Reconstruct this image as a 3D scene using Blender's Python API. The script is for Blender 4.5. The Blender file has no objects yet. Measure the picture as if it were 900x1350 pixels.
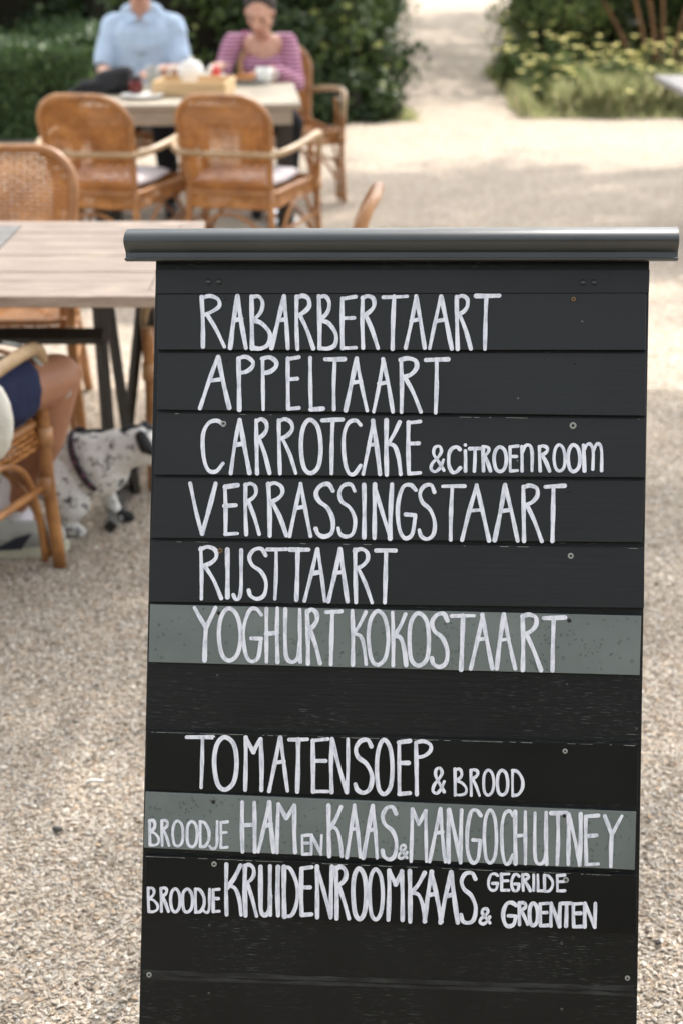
import bpy, bmesh, math, random
import numpy as np
from mathutils import Vector, Matrix, Quaternion
R = math.radians
random.seed(7); rng = np.random.default_rng(7)
scene = bpy.context.scene
C = scene.collection

# ------------------------------------------------------------------ camera
CAM_H, PITCH, FPX = 1.6, R(23), 1875.0          # 50 mm lens on a 24x36 mm portrait frame
cam = bpy.data.cameras.new('camera'); camo = bpy.data.objects.new('camera', cam); C.objects.link(camo)
camo.location = (0, 0, CAM_H); camo.rotation_euler = (R(90) - PITCH, 0, 0)
cam.sensor_fit = 'VERTICAL'; cam.sensor_height = 36; cam.sensor_width = 24; cam.lens = 50
cam.clip_start = .05; cam.clip_end = 500
cam.dof.use_dof = True; cam.dof.focus_distance = 1.86; cam.dof.aperture_fstop = 4.2
scene.camera = camo

# ------------------------------------------------------------------ sky, sun, exposure
SUN_EL, SUN_AZ = R(50), R(25)                   # azimuth from the view direction towards the right
w = bpy.data.worlds.new('World'); scene.world = w; w.use_nodes = True
nt = w.node_tree; bg = nt.nodes['Background']
sky = nt.nodes.new('ShaderNodeTexSky'); sky.sky_type = 'NISHITA'; sky.sun_disc = False
sky.sun_elevation = SUN_EL; sky.sun_rotation = SUN_AZ; sky.air_density = 1.0; sky.dust_density = 3.0; sky.ozone_density = .7
hz = nt.nodes.new('ShaderNodeHueSaturation'); hz.inputs['Saturation'].default_value = .24   # thin milky haze in front of the blue
nt.links.new(sky.outputs[0], hz.inputs['Color']); nt.links.new(hz.outputs[0], bg.inputs[0]); bg.inputs[1].default_value = 0.15
sun = bpy.data.lights.new('sun', 'SUN'); sun.energy = 2.0; sun.angle = R(.6); sun.color = (1, .94, .87)
suno = bpy.data.objects.new('sun', sun); C.objects.link(suno)
SUN_DIR = Vector((math.sin(SUN_AZ)*math.cos(SUN_EL), math.cos(SUN_AZ)*math.cos(SUN_EL), math.sin(SUN_EL)))
suno.rotation_euler = SUN_DIR.to_track_quat('Z', 'Y').to_euler(); suno.location = (3, 6, 12)
scene.view_settings.view_transform = 'Standard'; scene.view_settings.look = 'None'
scene.view_settings.exposure = 1.7; scene.view_settings.gamma = 1
scene.render.engine = 'CYCLES'
scene.cycles.max_bounces = 7; scene.cycles.transparent_max_bounces = 8

# ------------------------------------------------------------------ helpers
FW = Vector((0, math.cos(PITCH), -math.sin(PITCH))); DN = Vector((0, -math.sin(PITCH), -math.cos(PITCH))); RT = Vector((1, 0, 0))
CAM = Vector((0, 0, CAM_H))
def ray(px, py): return RT*((px-450)/FPX) + DN*((py-675)/FPX) + FW
def G(px, py, z=0.0):                            # measured point of the place at height z
    d = ray(px, py); return CAM + d*((z-CAM_H)/d.z)
def at(px, py, D):                               # measured point at ground distance D
    d = ray(px, py); return CAM + d*(D/d.y)

def srgb(r, g, b):
    f = lambda c: (c/255/12.92) if c/255 <= .04045 else ((c/255+.055)/1.055)**2.4
    return (f(r), f(g), f(b), 1)
def tag(o, label=None, cat=None, group=None, kind=None):
    if label: o['label'] = label
    if cat: o['category'] = cat
    if group: o['group'] = group
    if kind: o['kind'] = kind
    return o
def empty(name, label, cat, loc=(0,0,0), rz=0, group=None):
    o = bpy.data.objects.new(name, None); C.objects.link(o); o.location = loc; o.rotation_euler = (0, 0, rz)
    o.empty_display_size = .1
    return tag(o, label, cat, group)
def link(name, me, m=None, parent=None, smooth=True):
    if m and not me.materials: me.materials.append(m)
    o = bpy.data.objects.new(name, me); C.objects.link(o)
    if parent: o.parent = parent
    if smooth: me.polygons.foreach_set('use_smooth', [True]*len(me.polygons))
    return o
class MB:
    def __init__(s): s.v = []; s.f = []
    def add(s, vs, fs):
        n = len(s.v); s.v += [tuple(v) for v in vs]; s.f += [tuple(i+n for i in f) for f in fs]
    def box(s, c, d, rot=None):
        hx, hy, hz = d[0]/2, d[1]/2, d[2]/2
        vs = [Vector((x, y, z)) for x in (-hx, hx) for y in (-hy, hy) for z in (-hz, hz)]
        if rot: vs = [rot @ v for v in vs]
        s.add([v + Vector(c) for v in vs], [(0,1,3,2),(4,6,7,5),(0,4,5,1),(2,3,7,6),(0,2,6,4),(1,5,7,3)])
    def tube(s, pts, r, n=8, closed=False, cap=True):
        pts = [Vector(p) for p in pts]; m = len(pts)
        rs = r if isinstance(r, (list, tuple)) else [r]*m
        T = []
        for i in range(m):
            a = pts[(i-1) % m] if (closed or i > 0) else pts[i]; b = pts[(i+1) % m] if (closed or i < m-1) else pts[i]
            t = (b-a); T.append(t.normalized() if t.length > 1e-9 else Vector((0,0,1)))
        up = Vector((0,0,1)) if abs(T[0].z) < .9 else Vector((1,0,0))
        nrm = (up - T[0]*up.dot(T[0])).normalized(); vs = []
        for i in range(m):
            nrm = (nrm - T[i]*nrm.dot(T[i])); nrm = nrm.normalized() if nrm.length > 1e-6 else T[i].orthogonal().normalized()
            b = T[i].cross(nrm)
            for k in range(n):
                a = 2*math.pi*k/n; vs.append(pts[i] + (nrm*math.cos(a) + b*math.sin(a))*rs[i])
        fs = []
        for i in range(m if closed else m-1):
            j = (i+1) % m
            for k in range(n): l = (k+1) % n; fs.append((i*n+k, i*n+l, j*n+l, j*n+k))
        if cap and not closed: fs.append(tuple(range(n-1, -1, -1))); fs.append(tuple((m-1)*n+k for k in range(n)))
        s.add(vs, fs)
    def lathe(s, prof, c=(0,0,0), n=20, close=True):
        c = Vector(c); vs = []; m = len(prof)
        for r, z in prof:
            for k in range(n): a = 2*math.pi*k/n; vs.append(c + Vector((r*math.cos(a), r*math.sin(a), z)))
        fs = [(i*n+k, i*n+(k+1) % n, (i+1)*n+(k+1) % n, (i+1)*n+k) for i in range(m-1) for k in range(n)]
        if close: fs += [tuple(range(n-1, -1, -1)), tuple((m-1)*n+k for k in range(n))]
        s.add(vs, fs)
    def ball(s, c, r, sc=(1,1,1), n=10):
        c = Vector(c); vs = [c + Vector((0,0,-r*sc[2]))]
        for i in range(1, n//2+2):
            ph = -math.pi/2 + math.pi*i/(n//2+2)
            for k in range(n):
                a = 2*math.pi*k/n; vs.append(c + Vector((r*sc[0]*math.cos(ph)*math.cos(a), r*sc[1]*math.cos(ph)*math.sin(a), r*sc[2]*math.sin(ph))))
        vs.append(c + Vector((0,0,r*sc[2]))); m = n//2+1; fs = []
        for k in range(n): fs.append((0, 1+(k+1) % n, 1+k))
        for i in range(m-1):
            for k in range(n): l = (k+1) % n; fs.append((1+i*n+k, 1+i*n+l, 1+(i+1)*n+l, 1+(i+1)*n+k))
        t = len(vs)-1
        for k in range(n): fs.append((t, 1+(m-1)*n+k, 1+(m-1)*n+(k+1) % n))
        s.add(vs, fs)
    def cap(s, a, ra, b, rb, n=12):              # tapered limb with round ends
        a = Vector(a); b = Vector(b); L = (b-a).length
        if L < 1e-6: s.ball(a, ra, n=n); return
        d = (b-a)/L; pts = []; rs = []
        for k in range(1, 5): t = math.pi/2*k/4; pts.append(a - d*ra*math.cos(t)); rs.append(max(ra*math.sin(t), 1e-4))
        for k in range(0, 4): t = math.pi/2*k/4; pts.append(b + d*rb*math.sin(t)); rs.append(max(rb*math.cos(t), 1e-4))
        s.tube(pts, rs, n)
    def mesh(s, name):
        me = bpy.data.meshes.new(name); me.from_pydata(s.v, [], s.f); me.update(); return me
    def obj(s, name, m, parent=None, smooth=True, bevel=0):
        o = link(name, s.mesh(name), m, parent, smooth)
        if bevel:
            b = o.modifiers.new('bevel', 'BEVEL'); b.width = bevel; b.segments = 2; b.limit_method = 'ANGLE'
        return o
wrinkle = bpy.data.textures.new('wrinkle', 'CLOUDS'); wrinkle.noise_scale = .085; wrinkle.noise_depth = 3
def folds(o, s_=.022):
    d = o.modifiers.new('folds', 'DISPLACE'); d.texture = wrinkle; d.strength = s_; d.mid_level = .5; d.texture_coords = 'LOCAL'; return o
def copy_tree(o, parent=None):
    c = o.copy(); C.objects.link(c); c.parent = parent
    for ch in list(o.children): copy_tree(ch, c)
    return c
def fleshy(o, vox=.01, it=6):                    # weld overlapping limbs into one continuous skin
    r = o.modifiers.new('weld', 'REMESH'); r.mode = 'VOXEL'; r.voxel_size = vox; r.use_smooth_shade = True
    s = o.modifiers.new('relax', 'SMOOTH'); s.iterations = it; s.factor = .5
    return o
def cr(pts, k=6, closed=False):                  # Catmull-Rom sampling
    P = [Vector(p) for p in pts]; m = len(P); out = []
    for i in range(m if closed else m-1):
        p1 = P[i]; p2 = P[(i+1) % m]
        p0 = P[(i-1) % m] if (closed or i > 0) else p1*2-p2
        p3 = P[(i+2) % m] if (closed or i < m-2) else p2*2-p1
        for j in range(k):
            t = j/k; out.append(.5*((2*p1)+(p2-p0)*t+(2*p0-5*p1+4*p2-p3)*t*t+(3*p1-p0-3*p2+p3)*t**3))
    if not closed: out.append(P[-1])
    return out

# ------------------------------------------------------------------ materials
def mat(name, col, rough=.6, spec=.5, metal=0):
    m = bpy.data.materials.new(name); m.use_nodes = True; b = m.node_tree.nodes['Principled BSDF']
    b.inputs['Base Color'].default_value = col if len(col) == 4 else (*col, 1)
    b.inputs['Roughness'].default_value = rough; b.inputs['Specular IOR Level'].default_value = spec; b.inputs['Metallic'].default_value = metal
    return m
class N:                                         # terse node building
    def __init__(s, m): s.t = m.node_tree; s.b = s.t.nodes.get('Principled BSDF')
    def n(s, ty, **kw):
        x = s.t.nodes.new('ShaderNode'+ty)
        for k, v in kw.items():
            if k[0] == '_': x.inputs[k[1:].replace('_', ' ')].default_value = v
            else: setattr(x, k, v)
        return x
    def l(s, a, b): s.t.links.new(a, b)
    def coord(s, out='Object', scale=(1,1,1)):
        c = s.n('TexCoord'); mp = s.n('Mapping'); mp.inputs['Scale'].default_value = scale; s.l(c.outputs[out], mp.inputs[0]); return mp.outputs[0]
    def noise(s, vec, scale, detail=4, rough=.55):
        x = s.n('TexNoise'); x.inputs['Scale'].default_value = scale; x.inputs['Detail'].default_value = detail; x.inputs['Roughness'].default_value = rough
        s.l(vec, x.inputs['Vector']); return x.outputs['Fac']
    def ramp(s, fac, stops, interp='LINEAR'):
        r = s.n('ValToRGB'); r.color_ramp.interpolation = interp; e = r.color_ramp.elements
        while len(e) < len(stops): e.new(.5)
        for i, (p, c) in enumerate(stops): e[i].position = p; e[i].color = c if len(c) == 4 else (*c, 1)
        s.l(fac, r.inputs[0]); return r.outputs[0]
    def mix(s, fac, a, b, mode='MIX'):
        x = s.n('Mix', data_type='RGBA', blend_type=mode)
        for sock, v in ((x.inputs[0], fac), (x.inputs[6], a), (x.inputs[7], b)):
            if hasattr(v, 'links'): s.l(v, sock)
            else: sock.default_value = v
        return x.outputs[2]
    def bump(s, h, strength=.4, dist=.002):
        b = s.n('Bump'); b.inputs['Strength'].default_value = strength; b.inputs['Distance'].default_value = dist
        s.l(h, b.inputs['Height']); s.l(b.outputs[0], s.b.inputs['Normal'])
def g3(v): return (v, v, v, 1)

def m_leaf(name, stops, rough=.5, trans=.25):
    m = mat(name, (.05, .1, .03), rough, .35); n = N(m)
    a = n.n('Attribute', attribute_name='tint')
    c = n.ramp(a.outputs['Fac'], stops); n.l(c, n.b.inputs['Base Color'])
    tr = n.n('BsdfTranslucent'); n.l(c, tr.inputs['Color'])
    mx = n.n('MixShader'); mx.inputs[0].default_value = trans
    n.l(n.b.outputs[0], mx.inputs[1]); n.l(tr.outputs[0], mx.inputs[2]); n.l(mx.outputs[0], n.t.nodes['Material Output'].inputs[0])
    return m
M = {}
M['leaf_dark'] = m_leaf('dark evergreen leaf', [(0, (.013,.03,.013)), (.6, (.045,.075,.02)), (.85, (.10,.15,.04)), (1, (.36,.38,.12))])
M['leaf_hedge'] = m_leaf('clipped hedge leaf', [(0, (.03,.065,.022)), (.6, (.07,.125,.038)), (1, (.17,.25,.08))])
M['leaf_mid'] = m_leaf('shrub leaf', [(0, (.06,.09,.03)), (.4, (.12,.17,.05)), (.75, (.22,.27,.09)), (1, (.50,.46,.20))], trans=.5)
M['leaf_light'] = m_leaf('canopy leaf', [(0, (.05,.09,.025)), (1, (.12,.18,.05))], trans=.4)
M['grass'] = m_leaf('grass blade', [(0, (.20,.24,.08)), (.5, (.40,.42,.20)), (1, (.66,.60,.38))], .6, .5)
M['petal'] = mat('pale yellow petal', (.90,.80,.26), .6)
M['core'] = mat('dark core for the shade inside the bush', (.02,.018,.012), .9, .1)  # dark colour stands in for the shade between the leaves
def m_bark(name, a, b):
    m = mat(name, a, .85, .2); n = N(m); v = n.coord(scale=(1,1,.15)); f = n.noise(v, 40)
    n.l(n.ramp(f, [(.3, a), (.7, b)]), n.b.inputs['Base Color']); n.bump(f, .6, .01); return m
M['bark'] = m_bark('bark', (.10,.07,.045), (.2,.15,.10))
M['bark_warm'] = m_bark('reddish brown bark', (.16,.08,.04), (.30,.17,.09))

def m_rattan(name, a, b, rough=.5):
    m = mat(name, a, rough, .5); n = N(m); v = n.coord(); f = n.noise(v, 14, 5); f2 = n.noise(v, 120, 2)
    c = n.ramp(f, [(.32, a), (.68, b)]); c = n.mix(.5, c, n.ramp(f2, [(.3, g3(.55)), (.7, g3(1))]), 'MULTIPLY')
    n.l(c, n.b.inputs['Base Color']); n.bump(f2, .3, .002); return m
M['wicker'] = m_rattan('honey wicker strand', (.36,.135,.028,1), (.64,.29,.075,1))
M['cane'] = m_rattan('varnished cane pole', (.26,.105,.03,1), (.48,.225,.075,1), .4)
M['cane_pale'] = m_rattan('worn pale cane', (.33,.21,.10,1), (.52,.37,.21,1), .4)
M['bind'] = m_rattan('cane binding', (.40,.19,.08,1), (.58,.32,.15,1), .4)
def m_wood(name, a, b, axis=(1,12,12), rough=.6, sc=9):
    m = mat(name, a, rough, .35); n = N(m); v = n.coord(scale=axis); f = n.noise(v, sc, 6, .6); g = n.noise(v, sc*7, 3)
    c = n.ramp(f, [(.3, a), (.7, b)]); c = n.mix(.4, c, n.ramp(g, [(.35, g3(.6)), (.65, g3(1))]), 'MULTIPLY')
    n.l(c, n.b.inputs['Base Color']); n.bump(f, .3, .002); return m
M['teak'] = m_wood('weathered teak', (.30,.22,.16,1), (.54,.42,.33,1))
M['teak_grey'] = m_wood('greyed teak', (.22,.20,.18,1), (.33,.31,.28,1))
M['table_dark'] = m_wood('dark table leg', (.018,.016,.013,1), (.04,.034,.026,1), (8,8,1), .5)
M['far_wood'] = m_wood('grey brown table planks', (.26,.22,.16,1), (.38,.33,.25,1))
M['tray_wood'] = m_wood('pale plywood', (.55,.37,.18,1), (.70,.50,.28,1))
M['china'] = mat('white china', (.78,.77,.72), .2)
M['china_grey'] = mat('grey plate', (.35,.37,.36), .3)
M['black_cloth'] = mat('black bag cloth', (.012,.012,.013), .8)
M['red'] = mat('red berry', (.55,.03,.02), .35)
M['jam'] = mat('dark red jam', (.10,.006,.006), .1)
M['pastry'] = mat('orange brown pastry', (.45,.18,.05), .7)
M['steel'] = mat('shiny steel', (.7,.7,.7), .2, metal=1)
def m_cloth(name, col, rough=.85, sc=300, amt=.3):
    m = mat(name, col, rough, .2); n = N(m); v = n.coord(); f = n.noise(v, 9, 3); h = n.noise(v, sc, 2)
    n.l(n.ramp(f, [(.3, tuple(x*.82 for x in col[:3])), (.7, col)]), n.b.inputs['Base Color']); n.bump(n.noise(v, 11, 4), .7, .02); return m
M['shirt_blue'] = m_cloth('light blue shirt cotton', (.50,.63,.78))
M['navy'] = m_cloth('navy shorts cotton', (.025,.032,.075))
M['black_trousers'] = m_cloth('black trousers', (.012,.012,.014))
M['white_cloth'] = m_cloth('white cotton', (.74,.74,.72))
M['cream_cloth'] = m_cloth('cream canvas', (.62,.60,.52))
M['cushion'] = m_cloth('off white cushion cover', (.66,.60,.60))
M['sock'] = m_cloth('white sock rib', (.78,.76,.80))
M['shoe'] = m_cloth('grey green trainer fabric', (.43,.44,.40))
M['sole'] = mat('pale yellow grey rubber', (.60,.60,.46), .7)
M['shoe_navy'] = mat('navy shoe panel', (.02,.025,.045), .5)
m = mat('pink and white striped jersey', (.6,.2,.4), .85, .2); n = N(m); v = n.coord()
sx = n.n('SeparateXYZ'); n.l(v, sx.inputs[0]); ma = n.n('Math', operation='SINE'); mu = n.n('Math', operation='MULTIPLY'); mu.inputs[1].default_value = 2*math.pi/.021
ad = n.n('Math', operation='MULTIPLY_ADD'); ad.inputs[1].default_value = .02; nf = n.noise(v, 5, 2); n.l(nf, ad.inputs[0]); n.l(sx.outputs[2], ad.inputs[2])
n.l(ad.outputs[0], mu.inputs[0]); n.l(mu.outputs[0], ma.inputs[0])
n.l(n.ramp(ma.outputs[0], [(.30, (.30,.075,.16,1)), (.66, (.55,.40,.46,1))]), n.b.inputs['Base Color']); M['stripe'] = m
def m_skin(name, a):
    m = mat(name, a, .5, .4); n = N(m); v = n.coord(); f = n.noise(v, 12, 3)
    n.l(n.ramp(f, [(.3, tuple(x*.85 for x in a[:3])), (.7, a)]), n.b.inputs['Base Color'])
    n.b.inputs['Subsurface Weight'].default_value = .08; n.b.inputs['Subsurface Radius'].default_value = (.02,.008,.004); return m
M['skin'] = m_skin('skin', (.60,.34,.24)); M['skin_tan'] = m_skin('tanned skin', (.38,.18,.10))
M['hair'] = mat('dark brown hair', (.025,.016,.012), .6)
M['hair_grey'] = mat('short grey brown hair', (.12,.09,.07), .8)
M['eye'] = mat('dark eye', (.02,.015,.012), .2); M['lip'] = mat('lip', (.42,.14,.11), .5)
# dog coat: white fur with small black flecks, black patches on the head
m = mat('white dog fur with black flecks', (.7,.7,.66), .9, .15); n = N(m); v = n.coord()
f1 = n.noise(v, 46, 3, .6); f2 = n.noise(v, 9, 3)
c = n.ramp(f1, [(.36, (.10,.10,.11,1)), (.45, (.84,.83,.79,1))])
sx = n.n('SeparateXYZ'); n.l(v, sx.inputs[0])
n.l(c, n.b.inputs['Base Color']); hf = n.noise(n.coord(scale=(1,1,3)), 130, 3); n.bump(hf, 1, .006); M['dog'] = m
M['dog_black'] = mat('black dog fur', (.012,.012,.013), .8); M['dog_nose'] = mat('black wet nose', (.01,.01,.01), .2)
M['dog_tan'] = mat('cream dog fur', (.50,.40,.29), .9)
m = mat('dark purple patterned webbing', (.03,.015,.02), .7); n = N(m); v = n.coord(); vo = n.n('TexVoronoi'); vo.inputs['Scale'].default_value = 90; n.l(v, vo.inputs[0])
n.l(n.ramp(vo.outputs['Distance'], [(.25, (.22,.10,.16,1)), (.4, (.02,.012,.018,1))]), n.b.inputs['Base Color']); M['harness'] = m

# painted sign boards
def m_paint(name, col, rough, scratch=.0, grain=.3):
    m = mat(name, col, rough, .38); n = N(m); v = n.coord(); vs = n.coord(scale=(1,22,22))
    f = n.noise(v, 5, 5); c = n.ramp(f, [(.3, tuple(x*.82 for x in col[:3])), (.72, tuple(x*1.25 for x in col[:3]))])
    gr = n.noise(vs, 9, 5, .65)
    if scratch:
        k = n.noise(n.coord(scale=(1.5,26,26)), 34, 3, .6); area = n.noise(v, 6, 3)
        k2 = n.n('Math', operation='MULTIPLY'); n.l(n.ramp(k, [(.60, g3(0)), (.69, g3(1))]), k2.inputs[0]); n.l(n.ramp(area, [(.42, g3(0)), (.66, g3(1))]), k2.inputs[1])
        k3 = n.n('Math', operation='MULTIPLY'); k3.inputs[1].default_value = scratch; n.l(k2.outputs[0], k3.inputs[0])
        c = n.mix(k3.outputs[0], c, (.26,.28,.26,1))
    sp = n.n('TexVoronoi'); sp.inputs['Scale'].default_value = 26; n.l(v, sp.inputs['Vector'])
    rnd = n.n('SeparateColor'); n.l(sp.outputs['Color'], rnd.inputs[0])
    a1 = n.ramp(sp.outputs['Distance'], [(.02, g3(1)), (.045, g3(0))]); a2 = n.ramp(rnd.outputs[0], [(.80, g3(0)), (.82, g3(1))])
    a3 = n.n('Math', operation='MULTIPLY'); n.l(a1, a3.inputs[0]); n.l(a2, a3.inputs[1])
    c = n.mix(a3.outputs[0], c, (.16,.17,.16,1)); n.l(c, n.b.inputs['Base Color'])
    rr = n.n('MapRange'); rr.inputs[3].default_value = rough-.08; rr.inputs[4].default_value = rough+.12; n.l(n.noise(v, 9, 6), rr.inputs[0]); n.l(rr.outputs[0], n.b.inputs['Roughness'])
    n.bump(gr, grain, .0012); return m
M['paint'] = m_paint('charcoal painted board', (.0095,.0113,.011), .42, 0, .22)
M['paint_black'] = m_paint('black board', (.003,.0032,.003), .36, 0, .15)
M['paint_back'] = m_paint('worn black plywood', (.0045,.005,.0045), .4, .6, .5)
m = mat('grey green acrylic sheet', (.17,.215,.19), .3); n = N(m); v = n.coord()
f = n.noise(v, 7, 6, .6); n.l(n.ramp(f, [(.3, (.125,.148,.136,1)), (.7, (.185,.21,.195,1))]), n.b.inputs['Base Color'])
rr = n.n('MapRange'); rr.inputs[3].default_value = .2; rr.inputs[4].default_value = .42; n.l(n.noise(v, 30, 4), rr.inputs[0]); n.l(rr.outputs[0], n.b.inputs['Roughness']); M['acrylic'] = m
m = mat('clear water bead', (.05,.065,.055), .05, .9); M['drop'] = m
M['drop'].node_tree.nodes['Principled BSDF'].inputs['Coat Weight'].default_value = .5
m = mat('white paint marker', (.72,.74,.82), .5, .4); n = N(m); v = n.coord()
f = n.noise(n.coord(scale=(3,1,1)), 60, 4, .6); n.l(n.ramp(f, [(.30, (.52,.54,.60,1)), (.56, (.81,.82,.87,1))]), n.b.inputs['Base Color']); M['ink'] = m
m = mat('dark grey lacquered metal rail', (.055,.066,.066), .34, .6); n = N(m); v = n.coord(scale=(1,1,1))
f = n.noise(v, 8, 5); n.l(n.ramp(f, [(.3, (.026,.030,.030,1)), (.7, (.042,.047,.045,1))]), n.b.inputs['Base Color'])
rr = n.n('MapRange'); rr.inputs[3].default_value = .26; rr.inputs[4].default_value = .46; n.l(n.noise(v, 14, 6), rr.inputs[0]); n.l(rr.outputs[0], n.b.inputs['Roughness']); M['rail'] = m
M['stain'] = mat('dull smudge on the lacquer', (.035,.038,.036), .6)
M['hole'] = mat('black screw hole', (.003,.003,.003), .5); M['screw'] = mat('dull screw head', (.10,.10,.09), .45, metal=.7)
M['rust'] = mat('rusty screw head', (.20,.12,.05), .6, metal=.3); M['washer'] = mat('chipped pale paint ring', (.30,.31,.27), .6)

# gravel
PEB = [(0, (.13,.105,.08,1)), (.06, (.32,.26,.19,1)), (.28, (.51,.435,.345,1)), (.46, (.44,.405,.355,1)), (.62, (.59,.515,.42,1)), (.76, (.48,.35,.235,1)), (.82, (.72,.67,.58,1)), (1, (.47,.395,.30,1))]
m = mat('pebble', (.5,.45,.38), .75, .3); n = N(m); oi = n.n('ObjectInfo')
c = n.ramp(oi.outputs['Random'], PEB); f = n.noise(n.coord('Object'), 300, 3); c = n.mix(.35, c, n.ramp(f, [(.3, g3(.6)), (.7, g3(1.1))]), 'MULTIPLY')
n.l(c, n.b.inputs['Base Color']); M['pebble'] = m
m = mat('crushed shell gravel', (.5,.45,.38), .9, .2); n = N(m); v = n.coord()
def vor(sc):
    x = n.n('TexVoronoi'); x.inputs['Scale'].default_value = sc; n.l(v, x.inputs['Vector']); s_ = n.n('SeparateColor'); n.l(x.outputs['Color'], s_.inputs[0]); return x.outputs['Distance'], s_.outputs[0]
d1, r1 = vor(95); d2, r2 = vor(38)
c1 = n.ramp(r1, PEB); c2 = n.ramp(r2, PEB); c = n.mix(.35, c1, c2)
edge = n.ramp(d1, [(.3, g3(1)), (.75, g3(.5))]); c = n.mix(.8, c, edge, 'MULTIPLY')
big = n.noise(v, .8, 6, .6); c = n.mix(.9, c, n.ramp(big, [(.32, (.80,.78,.76,1)), (.66, (1.0,.955,.925,1))]), 'MULTIPLY')
n.l(c, n.b.inputs['Base Color']); n.bump(d1, .8, .004); M['gravel'] = m
M['soil'] = mat('dark leaf litter', (.05,.04,.028), .95, .1)

# ------------------------------------------------------------------ ground
mb = MB(); S = 150
xs = [-S, -20, -5, 5, 20, S]; ys = [-S, -10, 0, 10, 30, S]
for y in ys:
    for x in xs: mb.v.append((x, y, 0))
for j in range(5):
    for i in range(5): a = j*6+i; mb.f.append((a, a+1, a+7, a+6))
tag(mb.obj('ground', M['gravel'], smooth=False), 'pale crushed shell gravel covering the terrace and the path', kind='structure')
mb = MB()                                         # pebbles of the foreground
nx, ny = 10, 14
for j in range(ny+1):
    for i in range(nx+1):
        y = 1.4 + j*.25; mb.v.append(((-.5 + i/nx)*(.9 + y*.56), y, 0.001))
for j in range(ny):
    for i in range(nx): a = j*(nx+1)+i; mb.f.append((a, a+1, a+nx+2, a+nx+1))
gr = mb.obj('gravel', M['pebble'], smooth=False); tag(gr, 'loose shell and stone chips in beige grey and white', kind='stuff')
ng = bpy.data.node_groups.new('pebbles', 'GeometryNodeTree')
ng.interface.new_socket('Geometry', in_out='INPUT', socket_type='NodeSocketGeometry'); ng.interface.new_socket('Geometry', in_out='OUTPUT', socket_type='NodeSocketGeometry')
def gn(ty, **kw):
    x = ng.nodes.new(ty)
    for k, v in kw.items(): setattr(x, k, v)
    return x
gi = gn('NodeGroupInput'); go = gn('NodeGroupOutput'); L = ng.links.new
dp = gn('GeometryNodeDistributePointsOnFaces'); dp.inputs['Density'].default_value = 40000; L(gi.outputs[0], dp.inputs[0])
join = gn('GeometryNodeJoinGeometry')
for k in range(6):
    ic = gn('GeometryNodeMeshIcoSphere'); ic.inputs['Radius'].default_value = .0036; ic.inputs['Subdivisions'].default_value = 1 if k % 2 else 2
    no = gn('ShaderNodeTexNoise', noise_dimensions='4D'); no.inputs['W'].default_value = k*3.7; no.inputs['Scale'].default_value = 240; no.inputs['Detail'].default_value = 1
    vm = gn('ShaderNodeVectorMath', operation='SUBTRACT'); vm.inputs[1].default_value = (.5,.5,.5); L(no.outputs['Color'], vm.inputs[0])
    vs_ = gn('ShaderNodeVectorMath', operation='SCALE'); vs_.inputs['Scale'].default_value = .0125; L(vm.outputs[0], vs_.inputs[0])
    sp = gn('GeometryNodeSetPosition'); L(ic.outputs[0], sp.inputs[0]); L(vs_.outputs[0], sp.inputs['Offset'])
    tf = gn('GeometryNodeTransform'); L(sp.outputs[0], tf.inputs[0]); tf.inputs['Scale'].default_value = [(1.1,.75,.42),(1,.9,.5),(1.5,.62,.26),(.9,.8,.6),(1.25,.9,.3),(1.7,.5,.4)][k]
    ss = gn('GeometryNodeSetShadeSmooth'); ss.inputs['Shade Smooth'].default_value = (k % 2 == 0); L(tf.outputs[0], ss.inputs[0])
    sm = gn('GeometryNodeSetMaterial'); sm.inputs['Material'].default_value = M['pebble']; L(ss.outputs[0], sm.inputs[0])
    gt = gn('GeometryNodeGeometryToInstance'); L(sm.outputs[0], gt.inputs[0]); L(gt.outputs[0], join.inputs[0])
ip = gn('GeometryNodeInstanceOnPoints'); L(dp.outputs['Points'], ip.inputs['Points']); L(join.outputs[0], ip.inputs['Instance']); ip.inputs['Pick Instance'].default_value = True
ri = gn('FunctionNodeRandomValue', data_type='INT'); ri.inputs['Min'].default_value = 0; ri.inputs['Max'].default_value = 5; L(ri.outputs[2], ip.inputs['Instance Index'])
rr_ = gn('FunctionNodeRandomValue', data_type='FLOAT_VECTOR'); rr_.inputs[0].default_value = (-.55,-.55,0); rr_.inputs[1].default_value = (.55,.55,6.28); L(rr_.outputs[0], ip.inputs['Rotation'])
rs_ = gn('FunctionNodeRandomValue', data_type='FLOAT'); rs_.inputs[2].default_value = 0.0; rs_.inputs[3].default_value = 1.0
pw = gn('ShaderNodeMath', operation='POWER'); pw.inputs[1].default_value = 3.0; L(rs_.outputs[1], pw.inputs[0])
mr = gn('ShaderNodeMath', operation='MULTIPLY_ADD'); mr.inputs[1].default_value = 1.35; mr.inputs[2].default_value = .47; L(pw.outputs[0], mr.inputs[0]); L(mr.outputs[0], ip.inputs['Scale'])
L(ip.outputs[0], go.inputs[0])
md = gr.modifiers.new('pebbles', 'NODES'); md.node_group = ng

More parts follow.
